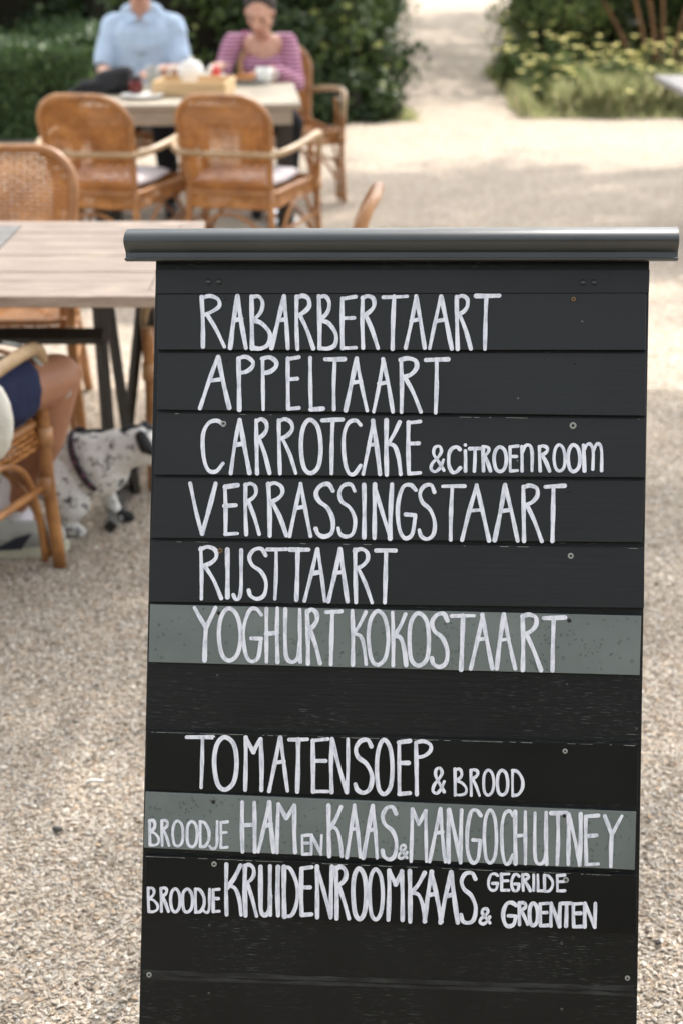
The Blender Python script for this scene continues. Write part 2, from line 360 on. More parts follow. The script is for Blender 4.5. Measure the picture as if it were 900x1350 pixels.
# ------------------------------------------------------------------ the menu board
W0 = .008                                         # front of the letter boards above the backing
def unit(v): return v.normalized()
E1 = unit(RT*.993 + DN*.0196 - FW*.114); E2 = RT*-.0195 + DN*.998 - FW*.014; E2 = unit(E2 - E1*E2.dot(E1)); NR = unit(E2.cross(E1))
if NR.dot(FW) > 0: NR = -NR
P0 = CAM + FW*1.87
def hit(px, py, wd=0.0):
    d = ray(px, py); t = (P0 + NR*wd - CAM).dot(NR)/d.dot(NR); return CAM + d*t
base = hit(510, 1621); base.z = 0.0
UP = -E2
rot = Matrix((E1, UP, NR)).transposed()           # local x right, y up the board, z out of it
sign = empty('menu_board', 'dark wooden menu board with white hand lettering and a metal rail on top', 'sign', base)
sign.rotation_mode = 'QUATERNION'; sign.rotation_quaternion = rot.to_quaternion()
def loc(px, py, wd=0.0):
    p = hit(px, py, wd) - base; return Vector((p.dot(E1), p.dot(UP), p.dot(NR)))
# backing board (two sheets of plywood, joint near the bottom)
def quad_board(name, c, t0, t1, back, material, parent, bevel=.0008):
    # c: four photo corners TL TR BR BL; t0/t1 front height at the top and the bottom edge
    P = [loc(x, y, W0) for x, y in c]; h = [t0, t0, t1, t1]
    vs = [Vector((p.x, p.y, back)) for p in P] + [Vector((p.x, p.y, k)) for p, k in zip(P, h)]
    b = MB(); b.add(vs, [(0,1,2,3), (7,6,5,4), (0,4,5,1), (1,5,6,2), (2,6,7,3), (3,7,4,0)])
    me = b.mesh(name); bm = bmesh.new(); bm.from_mesh(me); bmesh.ops.recalc_face_normals(bm, faces=bm.faces); bm.to_mesh(me); bm.free()
    o = link(name, me, material, parent, False)
    if bevel: m_ = o.modifiers.new('bevel', 'BEVEL'); m_.width = bevel; m_.segments = 2
    return o
quad_board('backing_board', [(202,340),(857,340),(841,1309.7),(181,1287.9)], 0, 0, -.016, M['paint_back'], sign, .001)
quad_board('backing_board', [(181,1288.2),(841,1310.0),(836,1560),(175.5,1548)], 0, 0, -.016, M['paint_back'], sign, .001)
rows = {
 'head': [(202.5,353),(857,353),(856,384.2),(203,385.2)],
 1: [(206,386),(852,384.5),(851,460.5),(206,460)],
 2: [(206,463.5),(852,464),(851,547.5),(205.5,539.5)],
 3: [(205,543),(852,551),(850.5,629),(201.5,625.5)],
 4: [(201,629),(851,633),(846,715),(197.5,709)],
 5: [(197,712.5),(850,722),(849,802),(195,793.5)],
 6: [(196,797),(845.5,812.5),(843.3,891),(194,873.5)],
 7: [(190.6,964.8),(841.4,983),(840.6,1062),(189.5,1043)],
 8: [(190,1045.5),(838.7,1072.5),(836.7,1149),(187.5,1119.5)],
 9: [(189.5,1129.4),(840,1156),(839.5,1235.6),(188.7,1206.4)]}
TH = {1: (.0045,.009), 2: (.0045,.009), 3: (.0045,.009), 4: (.0045,.009), 5: (.0045,.009), 6: (.007,.007), 7: (.005,.005), 8: (.007,.007), 9: (.0055,.0055), 'head': (.0043,.0043)}
panel = {}
for k, c in rows.items():
    mt_ = M['acrylic'] if k in (6, 8) else M['paint_black'] if k in (7, 9) else M['paint']
    o = quad_board('header_board' if k == 'head' else 'name_board', c, TH[k][0], TH[k][1], .0003, mt_, sign, .0006)
    if k in (6, 8): o['label'] = 'lighter grey green acrylic strip with water beads'
    panel[k] = o
def surf(k, x, y):                                # board front height under a photo position
    c = rows[k]; f = (x-c[3][0])/(c[2][0]-c[3][0])
    yt = c[0][1]+(c[1][1]-c[0][1])*f; yb = c[3][1]+(c[2][1]-c[3][1])*f
    s = min(max((y-yt)/(yb-yt), 0), 1); return TH[k][0]+(TH[k][1]-TH[k][0])*s
GL = {
 'A': lambda a: [([(0,1),(a,0)],0), ([(a,0),(1,1)],0), ([(a*.55,.47),(a+(1-a)*.44,.44)],0)],
 'B': lambda a: [([(0,0),(.04,1)],0), ([(0,.02),(.38,0),(.58,.12),(.5,.3),(.08,.46)],1), ([(.08,.46),(.55,.52),(.95,.72),(.9,.92),(.5,1.),(.04,.99)],1)],
 'C': lambda a: [([(1,.09),(.72,0),(.3,.06),(.04,.3),(.06,.72),(.3,.98),(.66,1),(1,.84)],1)],
 'D': lambda a: [([(0,0),(.03,1)],0), ([(0,.01),(.5,.05),(.97,.35),(.98,.7),(.6,.96),(.03,1)],1)],
 'E': lambda a: [([(1,0),(.0,.03)],0), ([(0,.02),(.04,1)],0), ([(.04,1),(1,.985)],0), ([(0,.42),(.86,.41)],0)],
 'G': lambda a: [([(1,.11),(.7,0),(.28,.05),(0,.4),(.06,.8),(.36,1),(.8,.94),(.98,.6)],1), ([(.42,.57),(.98,.57)],0)],
 'H': lambda a: [([(0,0),(.02,1)],0), ([(1,0),(1,1)],0), ([(0,.47),(1,.45)],0)],
 'I': lambda a: [([(.5,0),(.5,1)],0)],
 'J': lambda a: [([(1,0),(.98,.4),(.97,.78),(.75,.98),(.3,1),(0,.92)],1)],
 'K': lambda a: [([(0,0),(.04,1)],0), ([(.95,.03),(.55,.26),(.06,.46)],1), ([(.12,.42),(.6,.48),(.86,.7),(1,1)],1)],
 'L': lambda a: [([(0,0),(.04,1)],0), ([(.04,1),(1,.99)],0)],
 'M': lambda a: [([(0.06,0),(0,1)],0), ([(.06,0),(.5,.28)],0), ([(.5,.28),(.95,.02)],0), ([(.95,.02),(1,1)],0)],
 'N': lambda a: [([(.02,0),(0,1)],0), ([(.02,0),(.92,1)],0), ([(1,0),(.92,1)],0)],
 'O': lambda a: [([(.45,0),(.1,.16),(0,.5),(.12,.88),(.48,1),(.88,.86),(1,.5),(.85,.14)],2)],
 'P': lambda a: [([(0,.02),(.06,1)],0), ([(0,.02),(.5,-.01),(.95,.07),(.92,.18),(.55,.27),(.04,.3)],1)],
 'R': lambda a: [([(0,.01),(.05,1)],0), ([(0,.03),(.35,-.01),(.72,.05),(.76,.18),(.5,.29),(.1,.36)],1), ([(.2,.35),(.62,.64),(1,1)],1)],
 'S': lambda a: [([(.98,.13),(.75,.01),(.3,.03),(.03,.17),(.2,.33),(.7,.46),(1,.68),(.9,.92),(.5,1),(.12,.95),(0,.84)],1)],
 'T': lambda a: [([(0,0.01),(1,0)],0), ([(a,0),(a-.06,1)],0)],
 'U': lambda a: [([(0,0),(.0,.55),(.06,.9),(.42,1),(.85,.9),(.97,.6)],1), ([(.96,0),(1,1)],0)],
 'V': lambda a: [([(0,0),(.45,1)],0), ([(1,0),(.45,1)],0)],
 'Y': lambda a: [([(0,0),(a,.38)],0), ([(1,0),(a,.38)],0), ([(a,.36),(a*.88,1)],0)],
 'i': lambda a: [([(.5,.16),(.52,1)],0), ([(.45,-.08),(.5,-.07)],0)],
 'n': lambda a: [([(0,.05),(.03,1)],0), ([(.02,.3),(.35,.03),(.8,.02),(1,.3),(1,1)],1)],
 'm': lambda a: [([(0,.05),(.03,1)],0), ([(.02,.25),(.2,.03),(.42,.03),(.52,.3),(.53,.95)],1), ([(.53,.3),(.68,.02),(.9,.02),(1,.3),(1,1)],1)],
 '&': lambda a: [([(1,.95),(.62,.62),(.25,.3),(.3,.04),(.66,-.02),(.82,.18),(.55,.42),(.12,.66),(.02,.9),(.35,1.0),(.72,.82),(.98,.52)],1)],
}
def letter(row, ch, x0, x1, yt, yb, hw, a=None):
    strokes = GL[ch](a if a is not None else .5); b = MB(); jit = random.Random(int(x0*13+yt*7))
    ytl, ytr = yt if isinstance(yt, tuple) else (yt, yt)
    for si, (pts, mode) in enumerate(strokes):
        Q = []
        for (u, v) in pts:
            u += jit.uniform(-.02,.02); v += jit.uniform(-.008,.008)
            Q.append(Vector((x0 + (x1-x0)*u, yt + (yb-yt)*v, 0)))
        if mode == 0:
            A_, B_ = Q[0], Q[-1]; mid = (A_+B_)/2; pr = (B_-A_).orthogonal().normalized() if (B_-A_).length > 1 else Vector()
            pr = Vector((-(B_-A_).y, (B_-A_).x, 0)).normalized(); L_ = (B_-A_).length
            Q = cr([A_, mid + pr*jit.uniform(-.012,.012)*L_, B_], max(2, int(L_/7)))
        else: Q = cr(Q, 6, mode == 2)
        closed = mode == 2; m_ = len(Q); n0 = len(b.v)
        h0 = hw*jit.uniform(.88, 1.12); ph_ = jit.uniform(0,6); hs = [h0*(1 + .10*math.sin(i*.45+ph_)+.03*jit.uniform(-1,1)) for i in range(m_)]
        zoff = .00045 + si*.00012
        def put(x, y): 
            s_ = surf(row, x, y); p = loc(x, y, s_); b.v.append((p.x, p.y, s_ + zoff))
        if closed: hs = [h0]*m_
        for i in range(m_):
            p = Q[(i-1) % m_] if (closed or i) else Q[i]; q = Q[(i+1) % m_] if (closed or i < m_-1) else Q[i]
            t = (q-p).normalized(); nn = Vector((-t.y, t.x, 0))*hs[i]
            put(*(Q[i]+nn).xy); put(*(Q[i]-nn).xy)
        for i in range(m_ if closed else m_-1):
            j = (i+1) % m_; b.f.append((n0+2*i, n0+2*i+1, n0+2*j+1, n0+2*j))
        if not closed:
            for e, (P_, Pn) in enumerate(((Q[0], Q[1]), (Q[-1], Q[-2]))):
                t = (P_-Pn).normalized(); nn = Vector((-t.y, t.x, 0)); r_ = hs[0 if e == 0 else -1]; c0 = len(b.v)
                for k in range(9): an = math.pi*k/8; put(*(P_ + nn*math.cos(an)*r_ + t*math.sin(an)*r_).xy)
                b.f.append(tuple(range(c0, c0+9)))
    # all faces look outwards
    me = b.mesh('letter')
    bm = bmesh.new(); bm.from_mesh(me)
    for f in bm.faces:
        f.normal_update()
        if f.normal.z < 0: f.normal_flip()
    bm.to_mesh(me); bm.free()
    return link('letter', me, M['ink'], panel[row], False)
K = 2.571
def Z(ox, oy):                                   # enlarged crop readings -> photo pixels
    return lambda row, ch, x0, x1, y0, y1, hw=2.7, a=None: letter(row, ch, ox+x0/K, ox+x1/K, oy+y0/K, oy+y1/K, hw, a)
L1 = Z(180,370); R1 = Z(520,370)
for t in [('R',219,295,50,222),('A',315,368,50,225,2.7,.46),('B',386,452,50,226),('A',455,511,50,226,2.7,.76),('R',540,596,50,228),('B',616,676,50,228),('E',694,740,52,226),('R',763,815,50,226)]: L1(1, *t)
L1(1,'T',834,914,51,228,2.7,.46)
for t in [('A',35,100,50,226,2.7,.57),('A',118,192,50,228,2.7,.5),('R',209,257,49,228),('T',276,353,48,228,2.7,.44)]: R1(1, *t)
for t in [('A',212,312,255,430,2.7,.6),('P',343,394,258,435),('P',424,472,258,436),('E',510,548,258,433),('L',587,630,258,435),('T',636,702,263,436,2.7,.52),('A',705,780,262,438,2.7,.52),('A',800,866,263,442,2.7,.5)]: L1(2, *t)
for t in [('R',19,88,262,443),('T',103,178,265,445,2.7,.5)]: R1(2, *t)
for t in [('C',220,290,472,645),('A',317,381,470,652,2.7,.46),('R',403,449,470,652),('R',480,538,470,652),('O',556,622,470,652),('T',628,696,470,654,2.7,.5),('C',698,756,472,655),('A',764,823,472,654,2.7,.6),('K',843,892,472,656)]: L1(3, *t)
R1(3,'E',44,85,476,654)
s3 = 2.3
for t in [('&',120,165,562,647),('C',180,220,563,648),('i',233,243,562,644),('T',252,290,567,645),('R',298,323,562,644),('O',336,377,562,646),('E',390,416,560,644),('n',429,465,556,644),('R',490,525,560,644),('O',540,577,555,644),('O',587,628,555,646),('m',640,702,552,643)]: R1(3, *t[:5], s3)
L4 = Z(180,620); R4 = Z(510,620)
for t in [('V',180,264,45,216),('E',296,340,50,216),('R',366,413,46,217),('R',445,506,45,221),('A',515,586,45,222,2.7,.56),('S',605,664,45,226),('S',682,738,45,226),('I',763,773,50,228),('N',803,862,48,230)]: L4(4, *t)
for t in [('G',35,95,48,228),('S',108,160,48,233),('T',187,262,52,235,2.7,.42),('A',253,346,50,237,2.7,.52),('A',364,441,50,238,2.7,.47),('R',460,523,52,239),('T',535,601,53,240,2.7,.45)]: R4(4, *t)
for t in [('R',214,284,262,436),('I',300,310,270,430),('J',325,352,270,437),('S',378,436,266,436),('T',440,507,268,438,2.7,.45),('T',517,580,268,440,2.7,.42),('A',568,636,268,443,2.7,.62),('A',648,713,268,444,2.7,.6),('R',737,795,268,449),('T',810,876,271,450,2.7,.48)]: L4(5, *t)
for t in [('Y',193,263,466,646,2.7,.58),('O',276,350,468,646),('G',360,421,470,648),('H',437,475,470,652),('U',502,553,472,653),('R',576,620,476,656),('T',640,692,480,658,2.7,.4),('K',728,776,476,660),('O',784,850,478,662)]: L4(6, *t)
for t in [('K',17,63,484,663),('O',73,140,484,664),('S',149,203,486,668),('T',218,295,493,676,2.7,.48),('A',283,354,490,674,2.7,.55),('A',370,434,490,675,2.7,.4),('R',457,520,491,678),('T',530,602,500,680,2.7,.47)]: R4(6, *t)
L7 = Z(170,880); R7 = Z(510,880)
for t in [('T',193,280,238,410,2.7,.6),('O',286,362,238,416),('M',391,446,240,420),('A',473,536,240,423,2.7,.58),('T',540,602,246,425,2.7,.52),('E',620,672,245,425),('N',684,740,245,426),('S',764,820,248,428),('O',838,890,248,433)]: L7(7, *t)
for t in [('E',38,75,252,432),('P',96,148,253,433)]: R7(7, *t)
for t in [('&',153,192,346,430),('B',228,268,348,436),('R',282,312,350,437),('O',325,360,351,436),('O',372,408,351,436),('D',424,458,352,437)]: R7(7, *t[:5], 2.0)
for t in [('B',66,98,522,606),('R',108,133,522,608),('O',145,180,523,610),('O',193,228,525,612),('D',238,268,526,612),('J',270,296,526,617),('E',308,331,526,615)]: L7(8, *t[:5], 2.0)
for t in [('H',381,423,460,628),('A',436,488,462,630,2.7,.7),('M',500,562,468,631)]: L7(8, *t)
for t in [('E',585,608,572,638),('N',616,651,572,638)]: L7(8, *t[:5], 2.0)
for t in [('K',675,719,470,644),('A',735,781,471,648,2.7,.58),('A',792,838,473,650,2.7,.7),('S',856,904,476,654)]: L7(8, *t)
R7(8,'&',37,66,607,652,1.7)
for t in [('M',80,131,485,661),('A',143,196,482,662,2.55,.68),('N',207,251,486,665),('G',270,316,487,666),('O',328,370,487,668),('C',386,425,490,668),('H',433,468,492,670),('U',500,540,496,672),('T',556,608,497,673,2.55,.45),('N',614,656,500,673),('E',673,716,505,672),('Y',737,796,506,680,2.55,.42)]: R7(8, *(t[:5]), 2.55, *(t[6:7]))
L9 = Z(170,1080); R9 = Z(510,1080)
for t in [('B',62,95,238,318),('R',105,130,238,318),('O',138,170,240,319),('O',178,212,241,320),('D',222,251,241,320),('J',250,270,241,321),('E',282,303,242,318)]: L9(9, *t[:5], 2.0)
for t in [('K',327,378,156,330),('R',390,430,160,332),('U',444,477,165,331),('I',498,508,166,332),('D',523,567,166,335),('E',582,617,168,330),('N',635,686,166,338),('R',699,742,168,341),('O',757,801,172,343),('O',813,857,175,345),('M',876,925,178,347)]: L9(9, *t[:5], 2.75)
for t in [('K',74,128,181,352),('A',124,182,183,353,2.75,.42),('A',178,237,185,355,2.75,.62),('S',250,298,185,358)]: R9(9, *t[:5], 2.75, *(t[6:7]))
R9(9,'&',313,347,310,360,2.1)
for t in [('G',342,374,190,246),('E',386,412,190,246),('G',421,447,192,248),('R',459,484,192,247),('I',492,500,193,247),('L',510,526,193,248),('D',532,560,194,250),('E',576,602,194,248)]: R9(9, *t[:5], 2.0)
for t in [('G',392,436,288,367),('R',447,475,288,362),('O',482,510,290,366),('E',518,545,290,366),('N',555,586,290,368),('T',592,624,290,368),('E',631,660,291,370),('N',670,706,291,371)]: R9(9, *t[:5], 2.5)

# screws and holes
def screw(x, y, r, kind='hole', row=None):
    s_ = surf(row, x, y) if row else 0.0; p = loc(x, y, s_); b = MB(); q = r/1000
    if kind in ('ring', 'rust'):
        b.lathe([(q*1.5, s_+.0001), (q*1.5, s_+.0006), (q*.7, s_+.0009), (q*.6, s_+.0002)], (p.x, p.y, 0), 14)
        o = b.obj('screw_ring', M['washer'] if kind == 'ring' else M['rust'], sign); b = MB()
        b.lathe([(q*.55, s_+.0002), (q*.55, s_+.0011)], (p.x, p.y, 0), 10); return b.obj('hole', M['hole'], sign)
    if kind == 'dark':
        b.lathe([(q*1.15, s_+.0001), (q*1.1, s_+.0008), (q*.75, s_+.0011)], (p.x, p.y, 0), 14); o = b.obj('screw', M['hole'], sign)
        b = MB(); b.box((p.x, p.y, s_+.0013), (q*1.5, q*.4, .0004)); b.obj('screw_slot', M['screw'], o, False); return o
    if kind == 'head':
        b.lathe([(q, s_+.0001), (q, s_+.0008), (q*.5, s_+.0016)], (p.x, p.y, 0), 14); o = b.obj('screw', M['screw'], sign)
        b = MB(); b.box((p.x, p.y, s_+.0017), (q*1.2, q*.3, .0004)); b.obj('screw_slot', M['hole'], sign, False); return o
    b.lathe([(q, s_+.0001), (q*.9, s_+.0007)], (p.x, p.y, 0), 12); return b.obj('hole', M['hole'], sign)
for x, y, r, k, rw in [(296,392.5,2.3,'hole',1),(755.7,393,2,'rust',1),(297,474,2,'hole',2),(758,477.5,2,'hole',2),(293.5,558,2.6,'ring',3),(755,560.5,3,'ring',3),(288,640.5,3,'hole',4),(749.5,646,2.7,'hole',4),
    (289,726,2.4,'rust',5),(752,733,2.6,'ring',5),(287,808.5,2.6,'hole',6),(750,818.5,2.7,'hole',6),(285,891,1.6,'head',None),(747,903,1.6,'head',None),(282,975,2.2,'hole',7),(744.5,991.5,2.2,'ring',7),
    (280,1058.5,2.7,'hole',8),(743.5,1077,2.6,'hole',8),(281,1141,2.4,'ring',9),(745.5,1162,2.6,'ring',9),(275,1222,2,'head',None),(740,1246,2,'head',None),(195,1287.5,2.4,'ring',None),(827,1292,2.2,'ring',None),
    (274,1312,1.8,'head',None),(740,1333,1.8,'head',None),(273.5,370,4,'dark','head'),(287,370,4,'dark','head'),(768,371,3.6,'dark','head'),(783,371,3.6,'dark','head'),(846,371,1,'hole','head'),(804,363,.9,'hole','head')]:
    screw(x, y, r, k, rw)
for k in (3, 5, 7, 9):                         # paint worn off along the top edge of the boards
    c = rows[k]; rd = random.Random(50+k); b = MB()
    for i in range(60 if k in (7, 9) else 9):
        f = rd.random(); ln = rd.uniform(.004,.03); ya = c[0][1]+(c[1][1]-c[0][1])*f+1.0; yb = c[0][1]+(c[1][1]-c[0][1])*(f+ln)+1.0; hh = rd.uniform(.3,.8)
        if f+ln > .995: continue
        vs = []
        for (ff, yy) in ((f, ya), (f+ln, yb), (f+ln*.9, yb+hh), (f+ln*.1, ya+hh)):
            x_ = c[0][0]+(c[1][0]-c[0][0])*ff; h_ = surf(k, x_, yy); p = loc(x_, yy, h_); vs.append((p.x, p.y, h_+.00025))
        b.add(vs, [(3,2,1,0)])
    b.obj('worn_edge', M['washer'], panel[k], False)
# water beads on the acrylic strips
for k in (6, 8):
    b = MB(); c = rows[k]; rd = random.Random(k)
    cl = [(rd.random(), rd.random()) for _ in range(26)]
    for i in range(330):
        if rd.random() < .55: q = rd.choice(cl); u = q[0]+rd.gauss(0,.014); v = q[1]+rd.gauss(0,.1)
        else: u, v = rd.random(), rd.random()
        if not (.01 < u < .99 and .04 < v < .96): continue
        xt = c[0][0]+(c[1][0]-c[0][0])*u; yt = c[0][1]+(c[1][1]-c[0][1])*u; yb = c[3][1]+(c[2][1]-c[3][1])*u
        p = loc(xt, yt+(yb-yt)*v, TH[k][0]); r_ = rd.uniform(.0006,.0016)*(1.5 if rd.random() < .12 else 1); t = TH[k][0]
        b.lathe([(r_, t+.00005), (r_*.94, t+.0003), (r_*.80, t+.0003), (r_*.74, t+.00005)], (p.x, p.y, 0), 10, close=False)
    tag(b.obj('water_beads', M['drop'], panel[k]), kind='stuff')
    # bright sawn edge of the strip
m = mat('paint worn thin along the joint', (.03,.03,.03), .5); n = N(m)
wn = n.noise(n.coord(scale=(1,5,5)), 16, 4, .6); n.l(n.ramp(wn, [(.42, (.005,.0055,.005,1)), (.8, (.045,.048,.045,1))]), n.b.inputs['Base Color']); M['worn'] = m
for ya, yb, h_ in ((1281, 1287.2, .0004), (1288.9, 1293, .0004)):
    b = MB(); nn_ = 24; rd = random.Random(int(ya))
    for i in range(nn_+1):
        f = i/nn_; x_ = 186+(836-186)*f
        for y_ in (ya+22*f+rd.uniform(-1.5,1.5), yb+22*f+rd.uniform(0,1)*(1 if yb > 1288 else 0)):
            p = loc(x_, y_); b.v.append((p.x, p.y, h_))
    b.f = [(2*i+1, 2*i+3, 2*i+2, 2*i) for i in range(nn_)]; b.obj('worn_strip', M['worn'], sign, False)

# top rail: one extruded profile
a0 = loc(161, 326, .03); a1 = loc(895.5, 329, .03)
yc = loc(500, 348, 0).y
prof = []                                         # (y up, z out) seen from the side
H = .0500
for k in range(9): t = math.pi*.5*k/8; prof.append((H - .022*(1-math.sin(t)) , -.012 + .028 - .028*math.cos(t) + .0))
prof = [(H-.008, -.050), (H-.003, -.036), (H, -.016), (H-.0015, .004), (H-.006, .018), (H-.013, .028), (H-.021, .033), (H-.0255, .0325), (H-.030, .029), (.013, .0195), (.006, .019), (.0055, .0200), (.0050, .0245), (.0035, .0252), (.0022, .0240), (.0020, .0150), (.0050, .0120), (.016, .008), (.036, -.046)]
b = MB(); n_ = len(prof)
for x_ in (a0.x, a1.x):
    for (py_, pz_) in prof: b.v.append((x_, yc + py_ + (.0 if x_ < 0 else .0), pz_))
for i in range(n_): j = (i+1) % n_; b.f.append((i, j, n_+j, n_+i))
b.f.append(tuple(range(n_))); b.f.append(tuple(range(2*n_-1, n_-1, -1)))
me = b.mesh('top_rail'); bm = bmesh.new(); bm.from_mesh(me); bmesh.ops.recalc_face_normals(bm, faces=bm.faces); bm.to_mesh(me); bm.free()
rail = link('top_rail', me, M['rail'], sign, True)
bv = rail.modifiers.new('bevel', 'BEVEL'); bv.width = .0012; bv.segments = 2; bv.limit_method = 'ANGLE'; bv.angle_limit = R(50)
es = rail.modifiers.new('split', 'EDGE_SPLIT'); es.split_angle = R(40)
# smudge on the rail: dull wiped patch following the curve
b = MB()
for seg, (xa, xb) in enumerate(((778, 829), (829, 868))):
    pass
# rear frame of the A-board
top = Vector((0, yc+.01, -.02)); Minv = rot.transposed()
def wl(p): q = Vector(p) - base; return Vector((q.dot(E1), q.dot(UP), q.dot(NR)))
tw = base + E1*0 + UP*yc
for sx_ in (-1, 1):
    p_top = base + E1*(sx_*.29) + UP*(yc-.02) - NR*.04; p_bot = Vector((p_top.x, p_top.y + .34, 0))
    b = MB(); b.tube([wl(p_top), wl(p_bot)], .02, 4); b.obj('rear_leg', M['paint_black'], sign, False)
p1 = base + E1*-.29 + UP*(yc-.05) - NR*.04; p2 = base + E1*.29 + UP*(yc-.05) - NR*.04
for f_ in (.35, .8):
    q1 = p1.lerp(Vector((p1.x, p1.y+.34, 0)), f_); q2 = p2.lerp(Vector((p2.x, p2.y+.34, 0)), f_)
    b = MB(); b.tube([wl(q1), wl(q2)], .016, 4); b.obj('rear_bar', M['paint_black'], sign, False)
for sx_ in (-1, 1):
    b = MB(); q = loc(510+sx_*280, 1545); b.box((q.x, q.y/2, -.012), (.05, q.y+.01, .02)); b.obj('foot', M['paint_back'], sign, False)

# ------------------------------------------------------------------ rattan armchair (faces +Y)
def weave(surf_, u0, u1, v0, v1, pu, pv, inside, name, parent, amp=.0034, rh=.0056, th=.0018):
    b = MB(); nu = int(round((u1-u0)/pu)); nv = int(round((v1-v0)/pv))
    def P(u, v, off):
        e = 1e-3; p = surf_(u, v); nn = (surf_(u+e, v)-p).cross(surf_(u, v+e)-p).normalized(); return p, nn
    for j in range(nv+1):
        v = v0 + (v1-v0)*j/nv; run = []
        for i in range(nu*2+1):
            u = u0 + (u1-u0)*i/(nu*2)
            if inside(u, v):
                p, nn = P(u, v, 0); s_ = math.sin(math.pi*(i/2 + .5) + math.pi*j); dv = (surf_(u, v+1e-3)-p).normalized()
                c = p + nn*amp*s_; rr2 = rh*random.uniform(.82, 1.05)
                run.append([c+dv*rr2, c+nn*th, c-dv*rr2, c-nn*th])
            if not inside(u, v) or i == nu*2:
                if len(run) > 1:
                    vs = [x for r_ in run for x in r_]; fs = []
                    for q in range(len(run)-1):
                        for k in range(4): l = (k+1) % 4; fs.append((q*4+k, q*4+l, q*4+4+l, q*4+4+k))
                    b.add(vs, fs)
                run = []
    for i in range(nu+1):
        u = u0 + (u1-u0)*i/nu; pts = [surf_(u, v0+(v1-v0)*k/24) for k in range(25) if inside(u, v0+(v1-v0)*k/24)]
        if len(pts) > 1: b.tube(pts, .0024, 4)
    return b.obj(name, M['wicker'], parent)
def build_chair():
    r = empty('rattan_armchair', 'x', 'chair')
    # backrest
    def bs(u, v): return Vector((u, -.235 - (v-.38)*.26 + .55*u*u - .10*max(v-.7, 0), v))
    zt, zb, hwid, rc = .84, .40, .222, .13
    def half(v):
        t = (v-zb)/(zt-zb); w_ = hwid - .035*(1-t)
        if v > zt-rc: w_ = w_ - rc + math.sqrt(max(rc*rc-(v-zt+rc)**2, 0))
        return w_
    weave(bs, -.23, .23, zb+.01, zt-.01, .0225, .0142, lambda u, v: abs(u) < half(v)-.008, 'back_panel', r, .0045, .0062, .002)
    rim = []
    for k in range(9): v = zb - .02 + (zt-rc-zb+.02)*k/8; rim.append((half(max(v, zb)), v))
    for k in range(1, 9): a = math.pi/2*k/8; rim.append((half(zt-rc)-rc+rc*math.cos(a), zt-rc+rc*math.sin(a)))
    full = [(-x, v) for x, v in rim] ; full = full + [(x, v) for x, v in reversed(rim)]
    pts = [bs(x, v) for x, v in full]
    b = MB(); b.tube(pts, .0165, 10); b.obj('back_rim', M['cane'], r)
    b = MB(); b.tube(cr([(-.235,-.27,.585), (-.16,-.315,.59), (0,-.335,.59), (.16,-.315,.59), (.235,-.27,.585)], 6), .013, 8); b.obj('back_rail', M['cane_pale'], r)
    for s in (-1, 1):
        b = MB(); b.tube(cr([(s*.225,-.275,.585), (s*.275,-.20,.60), (s*.305,-.06,.615), (s*.315,.10,.625), (s*.312,.21,.615), (s*.300,.262,.565), (s*.292,.27,.50)], 6), .0165, 10); b.obj('arm', M['cane_pale'], r)
        b = MB(); b.tube(cr([(s*.292,.27,.502), (s*.284,.268,.30), (s*.298,.272,.0)], 5), .0175, 10); b.obj('leg', M['cane'], r)
        b = MB(); b.tube(cr([(s*.19,-.235,.40), (s*.20,-.25,.25), (s*.215,-.285,.0)], 5), .0165, 10); b.obj('leg', M['cane'], r)
        b = MB(); b.tube(cr([(s*.255,.245,.60), (s*.262,.25,.52), (s*.255,.24,.36)], 5), .010, 8); b.obj('arm_support', M['cane'], r)
        # side rail and arch brace
        b = MB(); b.tube([(s*.28,.265,.235), (s*.205,-.255,.215)], .010, 8); b.obj('stretcher', M['cane'], r)
        b = MB(); b.tube(cr([(s*.262,.262,.02), (s*.265,.235,.18), (s*.262,.18,.30), (s*.255,.06,.35), (s*.24,-.08,.31), (s*.225,-.20,.18), (s*.222,-.262,.03)], 5), .009, 8); b.obj('brace', M['cane'], r)
        for (p, q) in (((s*.281,.268,.26), (s*.279,.268,.212)), ((s*.288,.269,.395), (s*.286,.269,.345)), ((s*.2,-.248,.24), (s*.203,-.253,.195))):
            b = MB(); b.tube([p, q], .0215, 10); b.obj('binding', M['bind'], r)
    for y_, xw in ((.268,.27), (-.27,.205)):
        b = MB(); b.tube(cr([(-xw,y_,.03), (-xw*.92,y_,.15), (-xw*.6,y_,.26), (0,y_,.315), (xw*.6,y_,.26), (xw*.92,y_,.15), (xw,y_,.03)], 5), .009, 8); b.obj('brace', M['cane'], r)
    # seat and apron
    def sw(y): return .255 - .055*max(0, (.22-y))/.46
    weave(lambda u, v: Vector((u, v, .395 - .012*math.cos(u*5))), -.25, .25, -.225, .25, .021, .0145, lambda u, v: abs(u) < sw(v)-.006, 'seat', r)
    per = [(.19,-.235), (.225,-.05), (.262,.20), (.235,.27), (0,.283), (-.235,.27), (-.262,.20), (-.225,-.05), (-.19,-.235), (0,-.255)]
    ring = cr([(x, y, 0) for x, y in per], 8, True); Ls = [0]
    for i in range(len(ring)): Ls.append(Ls[-1] + (ring[(i+1) % len(ring)]-ring[i]).length)
    def ap(u, v):
        u = u % Ls[-1]
        lo = 0
        while lo < len(ring)-1 and Ls[lo+1] < u: lo += 1
        f = (u-Ls[lo])/(Ls[lo+1]-Ls[lo]); p = ring[lo].lerp(ring[(lo+1) % len(ring)], f)
        return Vector((p.x*(1+.04*math.sin((v-.28)/.12*math.pi)), p.y*(1+.04*math.sin((v-.28)/.12*math.pi)), v))
    weave(ap, 0, Ls[-1], .345, .40, .021, .0135, lambda u, v: True, 'apron', r)
    b = MB(); b.tube([p + Vector((0,0,.405)) for p in ring], .012, 8, closed=True); b.obj('seat_rim', M['cane'], r)
